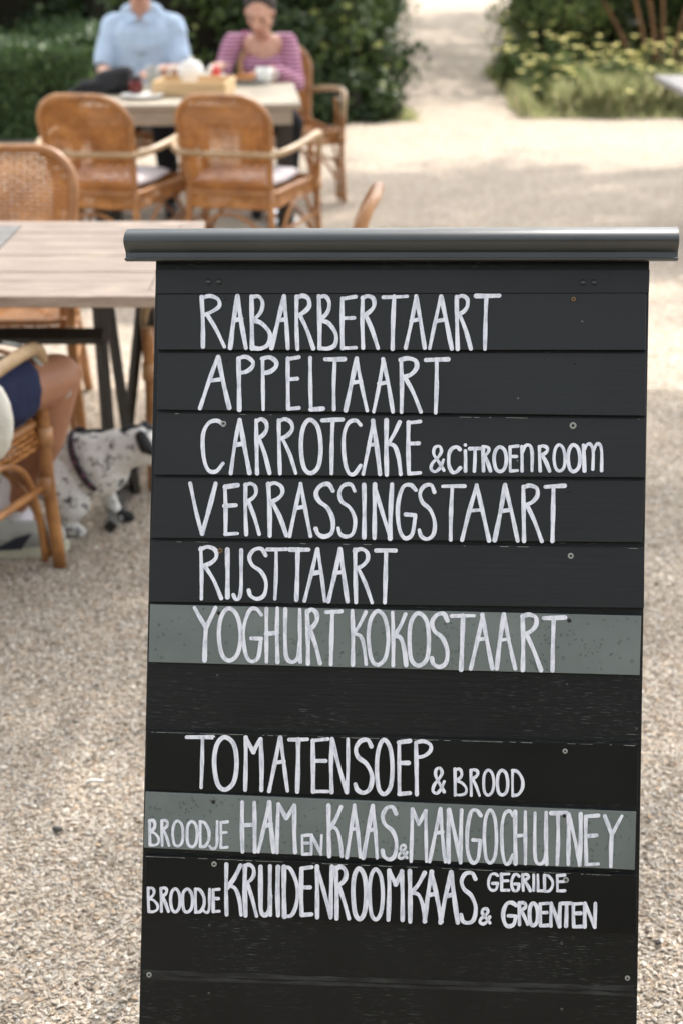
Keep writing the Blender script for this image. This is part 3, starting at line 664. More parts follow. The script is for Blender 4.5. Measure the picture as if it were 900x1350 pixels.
    b = MB(); b.tube([p + Vector((0,0,.342)) for p in ring], .009, 8, closed=True); b.obj('seat_rim', M['cane'], r)
    return r
chair0 = build_chair(); first = [True]
def chair(x, y, head, label):                    # head: degrees turned to the right of the view direction
    o = chair0 if first[0] else copy_tree(chair0); first[0] = False
    o.location = (x, y, 0); o.rotation_euler = (0, 0, -R(head)); tag(o, label, 'chair', 'rattan armchairs around the tables'); return o
chair(-1.075, 6.78, 12, 'empty rattan armchair at the far table, in front of the man in the blue shirt')
chair(-.455, 6.78, 13, 'empty rattan armchair nearest the gravel path, with its back to the menu board')
chair(-1.12, 8.62, 182, 'rattan armchair that the man in the blue shirt sits in')
chair(-.335, 8.66, 168, 'rattan armchair that the woman in the striped top sits in')
chair(-1.13, 4.62, 181, 'rattan armchair on the far side of the near table, cut by the left edge')
chair(-.26, 4.20, -85, 'rattan armchair behind the menu board, only the tip of its back showing above')
chair(-1.095, 3.205, 14, 'rattan armchair in the left foreground, under the person in navy shorts')

def cushion(x, y, head, label, m_, grp='seat cushions on the rattan armchairs', sc=1.0):
    b = MB(); n_ = 14
    vs = []; 
    for side in (1, -1):
        for i in range(n_+1):
            for j in range(n_+1):
                u, v = i/n_*2-1, j/n_*2-1; e = (1-abs(u)**3.5)*(1-abs(v)**3.5)
                vs.append(((.225-.03*(v < 0)*abs(v))*u*(1-.04*abs(v)), .215*v + .01, .437 + side*.030*max(e, 0)**.45 + (random.uniform(-.002,.002))))
    q = (n_+1)**2; fs = []
    for s_ in (0, 1):
        for i in range(n_):
            for j in range(n_):
                a = s_*q+i*(n_+1)+j; f = (a, a+1, a+n_+2, a+n_+1); fs.append(f if s_ else f[::-1])
    b.add(vs, fs); me = b.mesh('seat_cushion'); bm = bmesh.new(); bm.from_mesh(me); bmesh.ops.remove_doubles(bm, verts=bm.verts, dist=.0045); bm.to_mesh(me); bm.free()
    o = link('seat_cushion', me, m_); o.location = (x, y, 0); o.rotation_euler = (0,0,-R(head)); tag(o, label, 'cushion', grp); return o
cushion(-1.075, 6.80, 12, 'pale cushion on the empty armchair in front of the man in blue', M['cushion'])
cushion(-.455, 6.80, 13, 'pale cushion on the empty armchair nearest the path', M['cushion'])
cushion(-1.095, 3.215, 14, 'white cushion under the person in navy shorts', M['white_cloth'])

# ------------------------------------------------------------------ near table
TX0, TX1, TY0, TY1 = -2.05, -.40, 3.315, 4.20
nt_ = empty('garden_table', 'near wooden garden table with slatted top and dark folding legs, left of the menu board', 'table', (-1.2, 3.75, 0))
def tb(b, x0, x1, y0, y1, z0, z1): b.box(((x0+x1)/2+1.2, (y0+y1)/2-3.75, (z0+z1)/2), (x1-x0, y1-y0, z1-z0))
seam = -.93; ns = 8; fr = .065
b = MB(); tb(b, TX0, TX1, TY0, TY0+fr, .722, .75); b.obj('edge_board', M['teak'], nt_, False, .003)
b = MB(); tb(b, TX0, TX1, TY1-fr, TY1, .722, .75); b.obj('edge_board', M['teak'], nt_, False, .003)
b = MB(); tb(b, TX1-fr, TX1, TY0+fr+.002, TY1-fr-.002, .722, .7495); b.obj('edge_board', M['teak'], nt_, False, .003)
sy = (TY1-TY0-2*fr)/ns
for k in range(ns):
    y0 = TY0+fr+k*sy+.0025; y1 = y0+sy-.005
    b = MB(); tb(b, seam+.002, TX1-fr-.002, y0, y1, .724, .749+random.uniform(-.0008,.0008)); b.obj('slat', M['teak'], nt_, False, .0025)
    b = MB(); tb(b, TX0, seam-.002, y0, y1, .724, .749+random.uniform(-.0008,.0008)); o = b.obj('slat', M['teak_grey'], nt_, False, .0025); o['label'] = 'greyer slat of the left leaf'
b = MB(); tb(b, TX0+.08, TX1-.1, TY0+.34, TY0+.37, .68, .721); b.obj('apron', M['table_dark'], nt_, False)
b = MB(); tb(b, TX0+.08, TX1-.1, TY1-.23, TY1-.20, .68, .721); b.obj('apron', M['table_dark'], nt_, False)
def bar(parent, name, p, q, r_, m_, off=(0,0,0), n=4):
    b = MB(); o_ = Vector(off); b.tube([Vector(p)-o_, Vector(q)-o_], r_, n); return b.obj(name, m_, parent, False)
off = (-1.2, 3.75, 0)
for yy in (3.86,):
    d = yy-3.52
    bar(nt_, 'leg', (-.675, yy, .72), (-.668, yy, .0), .019, M['table_dark'], off)
    bar(nt_, 'leg', (-.665, yy+.05, .72), (-.61, yy+.05, .0), .016, M['table_dark'], off)
    bar(nt_, 'leg', (-.560, yy+.08, .60), (-.66, yy+.12, .0), .016, M['table_dark'], off)
    bar(nt_, 'leg', (-1.80, yy, .72), (-1.81, yy, .0), .024, M['table_dark'], off)
    bar(nt_, 'leg', (-1.81, yy+.05, .72), (-1.87, yy+.05, .0), .022, M['table_dark'], off)
    b = MB(); b.box((-.545+1.2, yy+.08-3.75, .62), (.035, .05, .22)); b.obj('hinge_block', M['table_dark'], nt_, False)
bar(nt_, 'rail', (-.66, 3.83, .505), (-1.82, 3.83, .505), .024, M['table_dark'], off)
bar(nt_, 'rail', (-.64, 3.62, .02), (-.64, 4.16, .02), .02, M['table_dark'], off)

# ------------------------------------------------------------------ far table and what stands on it
ft = empty('garden_table', 'far grey brown garden table laid for two under the hedge', 'table', (-.74, 7.35, 0), R(4))
for k in range(8):
    b = MB(); b.box((0, -.43+.11*k+.045, .735), (1.04, .104, .028)); b.obj('plank', M['far_wood'], ft, False, .003)
b = MB(); b.box((0, -.42, .685), (.96, .025, .065)); b.obj('apron', M['far_wood'], ft, False)
b = MB(); b.box((0, .42, .685), (.96, .025, .065)); b.obj('apron', M['far_wood'], ft, False)
for sx_ in (-1, 1):
    for sy_ in (-1, 1):
        b = MB(); b.box((sx_*.45, sy_*.385, .357), (.06, .06, .714)); b.obj('leg', M['table_dark'], ft, False, .004)
T = .7505
def tp(px, py): return G(px, py, T)
pot = empty('teapot', 'white teapot in the middle of the far table', 'teapot', tp(253,117))
b = MB(); b.lathe([(.045,0),(.062,.02),(.068,.06),(.066,.10),(.055,.122)], n=24); b.obj('pot_body', M['china'], pot)
b = MB(); b.lathe([(.056,.122),(.045,.134),(.015,.140),(.010,.146),(.014,.154),(.006,.160)], n=20); b.obj('lid', M['china'], pot)
b = MB(); b.tube(cr([(.06,0,.05),(.09,0,.08),(.105,0,.115)], 4), [.016]*4+[.012]*4+[.009], 8); b.obj('spout', M['china'], pot)
b = MB(); b.tube(cr([(-.062,0,.10),(-.10,0,.10),(-.105,0,.05),(-.064,0,.03)], 5), .007, 8); b.obj('handle', M['china'], pot)
tr = empty('wooden_tray', 'pale wooden serving tray in front of the teapot', 'tray', tp(236,126), R(-6))
b = MB(); b.box((.06,.10,.006), (.36,.30,.010)); b.obj('tray_floor', M['tray_wood'], tr, False)
for c_, d_ in (((.06,-.047,.035),(.36,.012,.07)), ((.06,.247,.035),(.36,.012,.07)), ((-.117,.10,.035),(.012,.280,.068)), ((.237,.10,.035),(.012,.280,.068))):
    b = MB(); b.box(c_, d_); b.obj('tray_side', M['tray_wood'], tr, False, .003)
bw = empty('fruit_bowl', 'small white bowl of red strawberries on the far table', 'bowl', tp(283,112) + Vector((0,0,.012)))
b = MB(); b.lathe([(.03,0),(.05,.018),(.062,.04),(.058,.04),(.045,.02),(.01,.012)], n=20, close=False); b.obj('bowl', M['china'], bw)
for k in range(12):
    a = k*2.4; r_ = .012+.03*((k % 4)/4); b = MB(); b.ball((r_*math.cos(a), r_*math.sin(a), .042+.012*(k % 3)), .015, (1,1,1.15), 8); b.obj('strawberry', M['red'], bw)
pl = empty('cake_plate', 'grey plate with a piece of cake in front of the woman', 'plate', tp(324,109))
b = MB(); b.lathe([(.05,0),(.085,.008),(.112,.018),(.108,.021),(.08,.012),(.01,.006)], n=28, close=False); b.obj('plate', M['china_grey'], pl)
b = MB(); b.add([(-.055,-.02,.012),(.05,-.04,.012),(.05,.04,.012),(-.055,-.02,.045),(.05,-.04,.045),(.05,.04,.045)], [(0,2,1),(3,4,5),(0,1,4,3),(1,2,5,4),(2,0,3,5)]); b.obj('cake', M['pastry'], pl, False, .006)
def cup(px, py, r_, h, label, m_, handle=True):
    c_ = empty('cup', label, 'cup', tp(px, py)); b = MB(); b.lathe([(r_*.7,0),(r_*.95,h*.3),(r_,h),(r_*.93,h),(r_*.85,h*.3),(.005,h*.12)], n=20, close=False); b.obj('cup_body', m_, c_)
    if handle: b = MB(); b.tube(cr([(r_*.95,0,h*.8),(r_*1.5,0,h*.75),(r_*1.45,0,h*.35),(r_*.9,0,h*.25)], 5), .005, 6); b.obj('handle', m_, c_)
    return c_
cup(349,109,.045,.075,'white cup beside the plate of cake', M['china'])
M['glass'] = mat('milky drinking glass', (.72,.70,.62), .1); M['glass'].node_tree.nodes['Principled BSDF'].inputs['Transmission Weight'].default_value = .5
cup(203,113,.036,.10,'milky drinking glass between the black bag and the teapot', M['glass'], False)
p2_ = empty('side_plate', 'white plate near the edge of the far table, under the jam jar', 'plate', tp(188,129))
b = MB(); b.lathe([(.05,0),(.08,.006),(.105,.016),(.10,.019),(.075,.011),(.01,.006)], n=28, close=False); b.obj('plate', M['china'], p2_)
jar = empty('jam_jar', 'small jar of dark red jam on the white plate', 'jar', tp(180,126)+Vector((0,0,.012)))
b = MB(); b.lathe([(.03,0),(.036,.01),(.036,.055),(.03,.066)], n=18); b.obj('jar', M['jam'], jar)
b = MB(); b.lathe([(.033,.066),(.033,.08),(.028,.082)], n=18); b.obj('lid', M['black_cloth'], jar)
bag = empty('shoulder_bag', 'black shoulder bag slumped on the left end of the far table', 'bag', tp(143,124))
b = MB(); b.cap((-.12,.03,.03), .035, (.08,.02,.035), .045); b.cap((-.02,.05,.06), .05, (.09,.03,.09), .045); b.ball((.05,.03,.05), .055, (1.2,.9,.9)); fleshy(b.obj('bag_body', M['black_cloth'], bag), .008, 3)
b = MB(); b.tube(cr([(.09,.03,.08),(.02,-.05,.03),(-.10,-.06,.012),(-.19,0,.012),(-.15,.06,.03)], 6), .008, 6); b.obj('strap', M['black_cloth'], bag)
dbw = empty('metal_bowl', 'shiny metal bowl on the gravel beneath the far table', 'bowl', G(376,292,0)+Vector((0,0,.004)))
b = MB(); b.lathe([(.09,0),(.085,.01),(.07,.055),(.078,.058),(.062,.05),(.055,.012),(.005,.01)], n=24, close=False); b.obj('bowl', M['steel'], dbw)

# grey pedestal table at the right edge
rt = empty('pedestal_table', 'pale grey outdoor table whose corner enters at the right edge near the flowers', 'table', (2.18, 7.72, 0))
M['grey_top'] = m_wood('pale grey table top', (.26,.24,.22,1), (.35,.33,.31,1))
for k in range(6):
    b = MB(); b.box((-.45+.075+k*.15, 0, .735), (.147, .95, .03)); b.obj('plank', M['grey_top'], rt, False, .003)
b = MB(); b.lathe([(.28,0),(.28,.03),(.05,.05),(.045,.715)], n=20); b.obj('pedestal', M['table_dark'], rt)

# ------------------------------------------------------------------ people
def hand(b, wrist, d, side, up=(0,0,1), curl=.35, s=1.0):
    wrist = Vector(wrist); d = Vector(d).normalized(); up = Vector(up); up = (up-d*up.dot(d)).normalized(); lat = d.cross(up)*side
    for k in range(4): b.cap(wrist, .020*s, wrist + d*.075*s + lat*(k-1.5)*.017*s, .0125*s, 8)
    for k, ln in enumerate((.066,.075,.070,.055)):
        p = wrist + d*.082*s + lat*(k-1.5)*.021*s; q = p + (d - up*curl*.6).normalized()*ln*.5*s + lat*(k-1.5)*.004; e = q + (d - up*curl*1.8).normalized()*ln*.5*s
        b.cap(p, .0095*s, q, .0085*s, 8); b.cap(q, .0085*s, e, .007*s, 8)
    p = wrist + d*.028*s - lat*.026*s; q = p + (d*.7 - lat*.8).normalized()*.038*s; e = q + (d*.95 - lat*.3 - up*.2).normalized()*.03*s
    b.cap(p, .0125*s, q, .0105*s, 8); b.cap(q, .0105*s, e, .0085*s, 8)
def head(b, c, f, s=1.0):                         # c centre, f facing direction
    c = Vector(c); f = Vector(f).normalized(); side = f.cross(Vector((0,0,1))).normalized(); up = side.cross(f).normalized()
    P = lambda a, l, u: c + f*a*s + side*l*s + up*u*s
    b.ball(P(-.012,0,.03), .083*s, (.93,1.0,1.05), 16); b.cap(P(.025,0,.01), .062*s, P(.038,0,-.055), .045*s); b.cap(P(.05,0,-.075), .026*s, P(.045,0,-.095), .022*s)
    b.cap(P(.035,.035,-.02), .032*s, P(.035,-.035,-.02), .032*s); b.cap(P(0,.05,-.05), .022*s, P(.05,.012,-.095), .018*s); b.cap(P(0,-.05,-.05), .022*s, P(.05,-.012,-.095), .018*s)
    b.cap(P(.082,0,.018), .009*s, P(.103,0,-.022), .013*s, 8); b.cap(P(.09,.012,-.026), .009*s, P(.09,-.012,-.026), .009*s, 8)
    b.cap(P(.068,.04,.035), .012*s, P(.075,-.04,.035), .012*s, 8); b.cap(P(.078,.018,-.058), .009*s, P(.078,-.018,-.058), .009*s, 8)
    for q in (-1, 1): b.cap(P(-.01,q*.078,.012), .014*s, P(-.004,q*.076,-.02), .010*s, 8)
    return P
def features(parent, P, s=1.0):
    for q in (-1, 1): b = MB(); b.ball(P(.0755,q*.031,.006), .008*s, n=8); b.obj('eye', M['eye'], parent)
    for q in (-1, 1): b = MB(); b.cap(P(.0835,q*.018,.034), .0035*s, P(.073,q*.047,.034), .003*s, 6); b.obj('eyebrow', M['hair'], parent)
    b = MB(); b.cap(P(.085,.020,-.058), .0055*s, P(.085,-.020,-.058), .0055*s, 8); b.obj('lips', M['lip'], parent)

# man in the light blue shirt, sits at the far side of the far table and faces the camera
man = empty('person', 'seated man in a light blue short sleeved shirt at the far table', 'person', (-1.11, 8.42, 0))
b = MB(); hm = (-.0, -.14, 1.235); P = head(b, hm, (.15,-1,-.30))
b.cap((0,-.05,1.04), .058, (0,-.11,1.16), .055); b.cap((0,.02,.62), .12, (0,-.02,.95), .13)
for q in (-1, 1):
    b.cap((q*.165,-.01,.98), .055, (q*.215,-.12,.76), .042); b.cap((q*.215,-.12,.76), .042, (q*(.13 if q > 0 else .17),-.46,.80), .028)
    b.cap((q*.09,.02,.50), .085, (q*.14,-.42,.50), .06); b.cap((q*.14,-.42,.50), .055, (q*.15,-.36,.09), .035)
hand(b, (.125,-.47,.80), (-.5,-.9,-.1), -1); hand(b, (-.165,-.47,.80), (.3,-.9,-.1), 1)
fleshy(b.obj('body', M['skin'], man), .0075, 4)
b = MB(); b.cap((0,.03,.55), .145, (0,.0,.72), .155); b.cap((-.04,.0,.72), .145, (-.05,-.03,.93), .13); b.cap((.04,.0,.72), .145, (.05,-.03,.93), .13)
b.cap((-.145,-.02,1.0), .068, (.145,-.02,1.0), .068); b.cap((-.06,-.03,1.06), .06, (.06,-.03,1.06), .06)
for q in (-1, 1): b.cap((q*.165,-.01,.99), .073, (q*.212,-.10,.81), .066)
b.cap((0,-.09,.90), .085, (0,-.085,.985), .058)
folds(fleshy(b.obj('shirt', M['shirt_blue'], man), .009, 4))
for q in (-1, 1):
    b = MB(); b.add([(q*.005,-.155,1.045),(q*.075,-.125,1.10),(q*.095,-.10,1.075),(q*.055,-.165,1.02)], [(0,1,2,3)]); o = b.obj('collar', M['shirt_blue'], man, False); sl = o.modifiers.new('t', 'SOLIDIFY'); sl.thickness = .008
for k in range(4): b = MB(); b.ball((0, -.175+.002*k, .98-.075*k), .006, n=6); b.obj('button', M['china'], man)
b = MB()
for q in (-1, 1): b.cap((q*.09,.03,.50), .10, (q*.14,-.42,.50), .075); b.cap((q*.14,-.42,.50), .07, (q*.15,-.36,.12), .055)
fleshy(b.obj('trousers', M['black_trousers'], man), .012, 4)
b = MB(); b.ball(P(-.028,0,.048), .090, (.98,1.0,1.0), 14); b.cap(P(-.05,.03,-.02), .05, P(-.05,-.03,-.02), .05); fleshy(b.obj('hair', M['hair_grey'], man), .008, 3)
features(man, P)
for q in (-1, 1): b = MB(); b.cap((q*.15,-.36,.045), .042, (q*.17,-.52,.035), .036); b.obj('shoe', M['black_cloth'], man)
b = MB(); b.tube([(-.185+.033*math.cos(a), -.425+.008*math.sin(a), .797+.033*math.sin(a)) for a in [k*math.pi/8 for k in range(16)]], .007, 6, closed=True); b.obj('shade_band', M['black_cloth'], man)  # dark band standing in for shade on the forearm

# woman in the striped top
wo = empty('person', 'seated woman in a pink and white striped top looking down at her plate', 'person', (-.44, 8.42, 0))
b = MB(); P = head(b, (.0,-.30,1.075), (-.18,-1,-.55), .95)
b.cap((-.05,-.14,.90), .06, (.07,-.14,.90), .06); b.cap((.0,-.165,.885), .055, (0,-.165,.91), .05); b.cap((.01,-.15,.94), .050, (.0,-.25,1.02), .045); b.cap((.02,.02,.60), .10, (.01,-.12,.86), .11)
b.cap((-.16,-.14,.90), .045, (-.22,-.26,.74), .036); b.cap((-.22,-.26,.74), .036, (-.21,-.42,.82), .025)
b.cap((.15,-.12,.90), .045, (.185,-.26,.70), .036); b.cap((.185,-.26,.70), .036, (.06,-.47,.80), .025)
hand(b, (-.21,-.43,.825), (-.1,-.9,.1), 1, curl=.7, s=.9); hand(b, (.055,-.475,.80), (-.7,-.6,-.1), -1, s=.9)
b.cap((.08,.0,.50), .08, (.15,-.36,.50), .06); b.cap((-.06,.0,.50), .08, (.0,-.38,.50), .06); b.cap((.15,-.36,.50), .05, (.13,-.34,.09), .033); b.cap((.0,-.38,.50), .05, (-.03,-.30,.09), .033)
fleshy(b.obj('body', M['skin'], wo), .0075, 4)
b = MB(); b.cap((.02,.03,.53), .13, (.02,-.02,.72), .128); b.cap((.02,-.02,.72), .125, (.01,-.06,.83), .115); b.cap((-.15,-.11,.905), .052, (-.09,-.12,.93), .042); b.cap((.14,-.10,.905), .055, (.09,-.12,.93), .042); b.cap((-.05,-.18,.80), .06, (.07,-.18,.80), .06)
b.cap((-.16,-.14,.91), .060, (-.225,-.26,.75), .05); b.cap((-.225,-.26,.75), .048, (-.215,-.36,.79), .040)
b.cap((.145,-.12,.91), .060, (.19,-.26,.71), .050); b.cap((.19,-.26,.71), .05, (.09,-.43,.79), .040)
folds(fleshy(b.obj('striped_top', M['stripe'], wo), .009, 4))
b = MB(); b.cap((.08,.02,.50), .10, (.16,-.38,.50), .078); b.cap((-.06,.02,.50), .10, (.0,-.38,.50), .075); b.cap((.16,-.38,.50), .07, (.14,-.34,.12), .05); b.cap((.0,-.38,.50), .07, (-.03,-.30,.12), .05)
fleshy(b.obj('trousers', M['black_trousers'], wo), .012, 4)
b = MB(); b.ball(P(-.040,0,.050), .088, (1,1,1), 14); b.ball(P(-.115,0,.06), .035); b.cap(P(-.02,.055,.0), .035, P(-.03,.045,-.03), .03); b.cap(P(-.02,-.055,.0), .035, P(-.03,-.045,-.03), .03); fleshy(b.obj('hair', M['hair'], wo), .008, 3)
features(wo, P, .95)
for q, x_ in ((1,.13), (-1,-.03)): b = MB(); b.cap((x_,-.32,.045), .038, (x_,-.46,.032), .032); b.obj('shoe', M['black_cloth'], wo)

# person in navy shorts at the near table (mostly beyond the left edge)
sp_ = empty('person', 'seated person in navy shorts with bare tanned knee and grey trainer, cut by left edge', 'person', (-1.06, 3.10, 0))
o_ = Vector((-1.06, 3.10, 0)); Lk = lambda p: Vector(p)-o_
hipR, knR, anR = Lk((-.95,3.14,.52)), Lk(at(76,497,3.44)), Lk((-.892,3.52,.10))
hipL, knL, anL = Lk((-1.16,3.16,.52)), Lk((-1.22,3.58,.52)), Lk((-1.22,3.55,.10))
b = MB(); P = head(b, (.02,.10,1.27), (.2,1,-.35))
b.cap((0,.0,1.06), .058, (.01,.06,1.19), .055); b.cap((0,-.02,.62), .12, (0,.0,.95), .13); b.cap(hipR, .085, hipL, .085)
for h_, k_, a_ in ((hipR, knR, anR), (hipL, knL, anL)):
    mid = Lk(at(66,572,3.47)) if a_ is anR else k_.lerp(a_, .3); b.cap(h_, .088, k_, .062); b.cap(k_, .060, mid + Vector((-.012,-.018,0)), .057); b.cap(mid + Vector((-.012,-.018,0)), .056, a_, .036); b.cap(a_, .036, a_+Vector((.06,.02,-.045)), .034)
for q in (-1, 1): b.cap((q*.17,.0,1.0), .052, (q*.19,.10,.80), .042); b.cap((q*.19,.10,.80), .042, (q*.12,.34,.79), .028)
hand(b, (.12,.345,.79), (-.3,1,0), 1); hand(b, (-.12,.345,.79), (.3,1,0), -1)
fleshy(b.obj('body', M['skin_tan'], sp_), .0075, 6)
b = MB(); b.cap((0,-.03,.60), .155, (0,-.01,.95), .15); b.cap((-.14,-.0,1.0), .07, (.14,-.0,1.0), .07)
b.cap(Lk((-.866,3.06,.62)), .085, Lk((-.868,3.08,.69)), .085)
for q in (-1, 1): b.cap((q*.165,.0,1.0), .07, (q*.185,.09,.82), .058)
folds(fleshy(b.obj('shirt', M['white_cloth'], sp_), .009, 4))
b = MB()
for h_, k_ in ((hipR, knR), (hipL, knL)): b.cap(h_, .105, h_.lerp(k_, .60), .088)
b.cap(hipR, .1, hipL, .1); folds(fleshy(b.obj('shorts', M['navy'], sp_), .009, 3))
for a_ in (anR, anL):
    k_ = knR if a_ is anR else knL
    b = MB(); b.cap(a_, .040, a_.lerp(k_, .25), .047); b.cap(a_, .042, a_+Vector((.03,.01,-.03)), .042); fleshy(b.obj('sock', M['sock'], sp_), .006, 3)
def shoe(an, d):
    an = Vector(an); d = Vector(d).normalized(); l = Vector((-d.y, d.x, 0)); g = Vector((an.x, an.y, 0)); r_ = []
    P_ = lambda f, s, u: g + d*f + l*s + Vector((0,0,u))
    b = MB(); b.cap(P_(-.035,0,.062), .042, P_(.04,0,.06), .045); b.cap(P_(.04,0,.058), .044, P_(.17,0,.045), .034); b.cap(P_(-.03,0,.045), .038, P_(.16,0,.036), .036); b.cap(P_(-.03,0,.09), .036, P_(.02,0,.09), .036)
    fleshy(b.obj('shoe', M['shoe'], sp_), .006, 3)
    b = MB(); vs = []; nn = 20
    for z_, k_ in ((.0,1.0), (.026,1.03)):
        for k in range(nn):
            a = 2*math.pi*k/nn; ca, sa = math.cos(a), math.sin(a); vs.append(P_(.065+.142*k_*ca, (.043-.006*(ca < -.3))*k_*sa, z_))
    b.add(vs, [(k, (k+1) % nn, nn+(k+1) % nn, nn+k) for k in range(nn)] + [tuple(range(nn-1,-1,-1)), tuple(range(nn, 2*nn))]); b.obj('sole', M['sole'], sp_, False)
    for s_ in (-1, 1):
        b = MB(); b.add([P_(.0,s_*.0445,.030), P_(.085,s_*.047,.030), P_(.115,s_*.042,.070), P_(.075,s_*.0455,.062), P_(.03,s_*.047,.040)], [(0,1,2,3,4)]); o = b.obj('side_panel', M['shoe_navy'], sp_, False); q = o.modifiers.new('t','SOLIDIFY'); q.thickness = .006; q.offset = 0
    for k in range(4): b = MB(); b.tube(cr([P_(.055+.022*k,-.022,.088-.006*k), P_(.055+.022*k,0,.099-.008*k), P_(.055+.022*k,.022,.088-.006*k)], 3), .0035, 5); b.obj('lace', M['china'], sp_)
shoe(anR + Vector((-.05,-.04,0)), (1,.15,0)); shoe(anL, (.2,1,0))
b = MB(); b.ball(P(-.03,0,.045), .092, n=14); fleshy(b.obj('hair', M['hair_grey'], sp_), .008, 3); features(sp_, P)
# cream canvas bag between the person and the arm, and a looped strap over the knee
cb = empty('canvas_bag', 'cream canvas bag beside the person in navy shorts, cut by the left edge', 'bag', (-.795, 3.04, .45))
b = MB(); b.ball((0,0,.085), .075, (.75,.6,1.35), 12); b.ball((-.05,.0,.06), .085, (.9,.6,1.2), 12); fleshy(b.obj('bag_body', M['cream_cloth'], cb), .008, 3)
pA, pB, pC = at(6,452,3.30), at(52,492,3.36), at(84,520,3.40)
b = MB(); wv = at(91,514,3.40)
b.tube(cr([at(4,452,3.30), at(30,458,3.33), at(56,484,3.36), at(80,508,3.39), at(91,514,3.40), at(88,522,3.40), at(74,520,3.385), at(52,500,3.36), at(34,480,3.34)], 6), .0055, 8)
tag(b.obj('cord_strap', mat('pale grey green cord', (.38,.40,.36), .6)), 'pale grey looped strap lying over the bare knee', 'strap')

# ------------------------------------------------------------------ dog
dog = empty('dog', 'small white dog with black flecks and purple harness standing under the near table', 'dog', (-.70, 3.66, 0))
o_ = Vector((-.70, 3.66, 0))
b = MB()
ch = (.035,-.015,.205)
b.cap((-.20,.03,.205), .075, (-.05,.01,.20), .078); b.cap((-.05,.01,.20), .080, ch, .088); b.cap((.03,-.015,.175), .075, (.05,-.015,.19), .075)
b.cap(ch, .078, (.10,-.03,.245), .062); b.cap((.10,-.03,.245), .060, (.165,-.04,.265), .056); b.cap((.165,-.04,.258), .052, (.20,-.045,.25), .044); b.cap((.20,-.045,.245), .036, (.265,-.055,.215), .024)
for (x, y, fx) in ((-.035,-.060,-.02), (.03,.045,.03)):
    b.cap((x,y,.165), .040, (x+fx*.4,y,.10), .024); b.cap((x+fx*.4,y,.10), .022, (x+fx,y,.025), .018); b.cap((x+fx,y,.020), .020, (x+fx+.035,y-.004,.014), .016)
for y in (-.045, .075):
    b.cap((-.20,y,.19), .058, (-.165,y,.12), .036); b.cap((-.165,y,.12), .028, (-.225,y,.075), .018); b.cap((-.225,y,.075), .017, (-.205,y,.02), .016); b.cap((-.205,y,.018), .018, (-.17,y,.014), .015)
b.cap((-.075,-.035,.16), .078, (-.045,-.05,.10), .060); b.cap((-.045,-.05,.10), .048, (-.055,-.06,.035), .026)
b.cap((-.25,.03,.25), .02, (-.33,.04,.31), .012)
folds(fleshy(b.obj('body', M['dog'], dog), .006, 3), .014)
for q in (-1, 1):
    b = MB(); b.cap((.165,-.04+q*.040,.300), .017, (.180,-.045+q*.055,.278), .020); b.cap((.180,-.045+q*.055,.278), .019, (.203,-.05+q*.058,.262), .010); fleshy(b.obj('ear', M['dog_black'], dog), .005, 3)
    b = MB(); b.ball((.215,-.045+q*.030,.268), .007, n=8); b.obj('eye', M['eye'], dog)
b = MB(); b.cap((.12,-.035,.292), .022, (.175,-.042,.298), .024); b.cap((.05,0,.275), .02, (-.02,.01,.268), .018); fleshy(b.obj('black_patch', M['dog_black'], dog), .005, 3)
b = MB(); b.ball((.288,-.058,.216), .011, (1,1,.8), 8); b.obj('nose', M['dog_nose'], dog)
def band(c, ax, ra, rb, wd):                      # flat webbing loop around an axis
    c = Vector(c); ax = Vector(ax).normalized(); u = ax.cross(Vector((0,1,0))).normalized(); v = ax.cross(u); b = MB(); nn = 28
    vs = []
    for k in range(nn):
        a = 2*math.pi*k/nn; p = c + u*ra*math.cos(a) + v*rb*math.sin(a); d = (u*math.cos(a)+v*math.sin(a))*.002; vs += [p-ax*wd/2, p-ax*wd/2+d, p+ax*wd/2+d, p+ax*wd/2]
    fs = []
    for k in range(nn):
        j = (k+1) % nn
        for q in range(4): l_ = (q+1) % 4; fs.append((k*4+q, k*4+l_, j*4+l_, j*4+q))
    b.add(vs, fs); return b
band((.012,-.012,.205), (.88,-.1,.44), .096, .0945, .020).obj('harness', M['harness'], dog)
b = MB(); b.cap((.062,.045,.026), .020, (.10,.041,.014), .0175); fleshy(b.obj('paw', M['dog_black'], dog), .004, 2)

# two larger pieces lying in the gravel
sh = G(125,1031,.009); b = MB(); b.tube(cr([(-.018,-.001,0), (-.008,.001,.003), (.006,.001,.003), (.018,.003,0)], 4), [.001]+[.0032]*11+[.001], 6); o = b.obj('shell_shard', mat('bleached shell', (.78,.76,.72), .6)); o.location = sh; tag(o, 'long bleached shell shard lying in the gravel left of the board', 'shell')
sh = G(76,1093,.010); b = MB(); lump_ = random.Random(4); b.ball((0,0,0), .0085, (1.2,.8,.6), 8); b.v = [tuple(c_*lump_.uniform(.85,1.15) for c_ in q) for q in b.v]; o = b.obj('pebble', mat('dark flint', (.06,.055,.05), .7), None, False); o.location = sh; tag(o, 'dark flint pebble in the gravel left of the board', 'stone')
sh = G(866,1242,.008); b = MB(); b.ball((0,0,0), .007, (1,.8,.5), 8); b.v = [tuple(c_*lump_.uniform(.85,1.15) for c_ in q) for q in b.v]; o = b.obj('pebble', mat('dark brown stone', (.035,.03,.025), .7), None, False); o.location = sh; tag(o, 'dark brown pebble by the lower right edge of the board', 'stone')
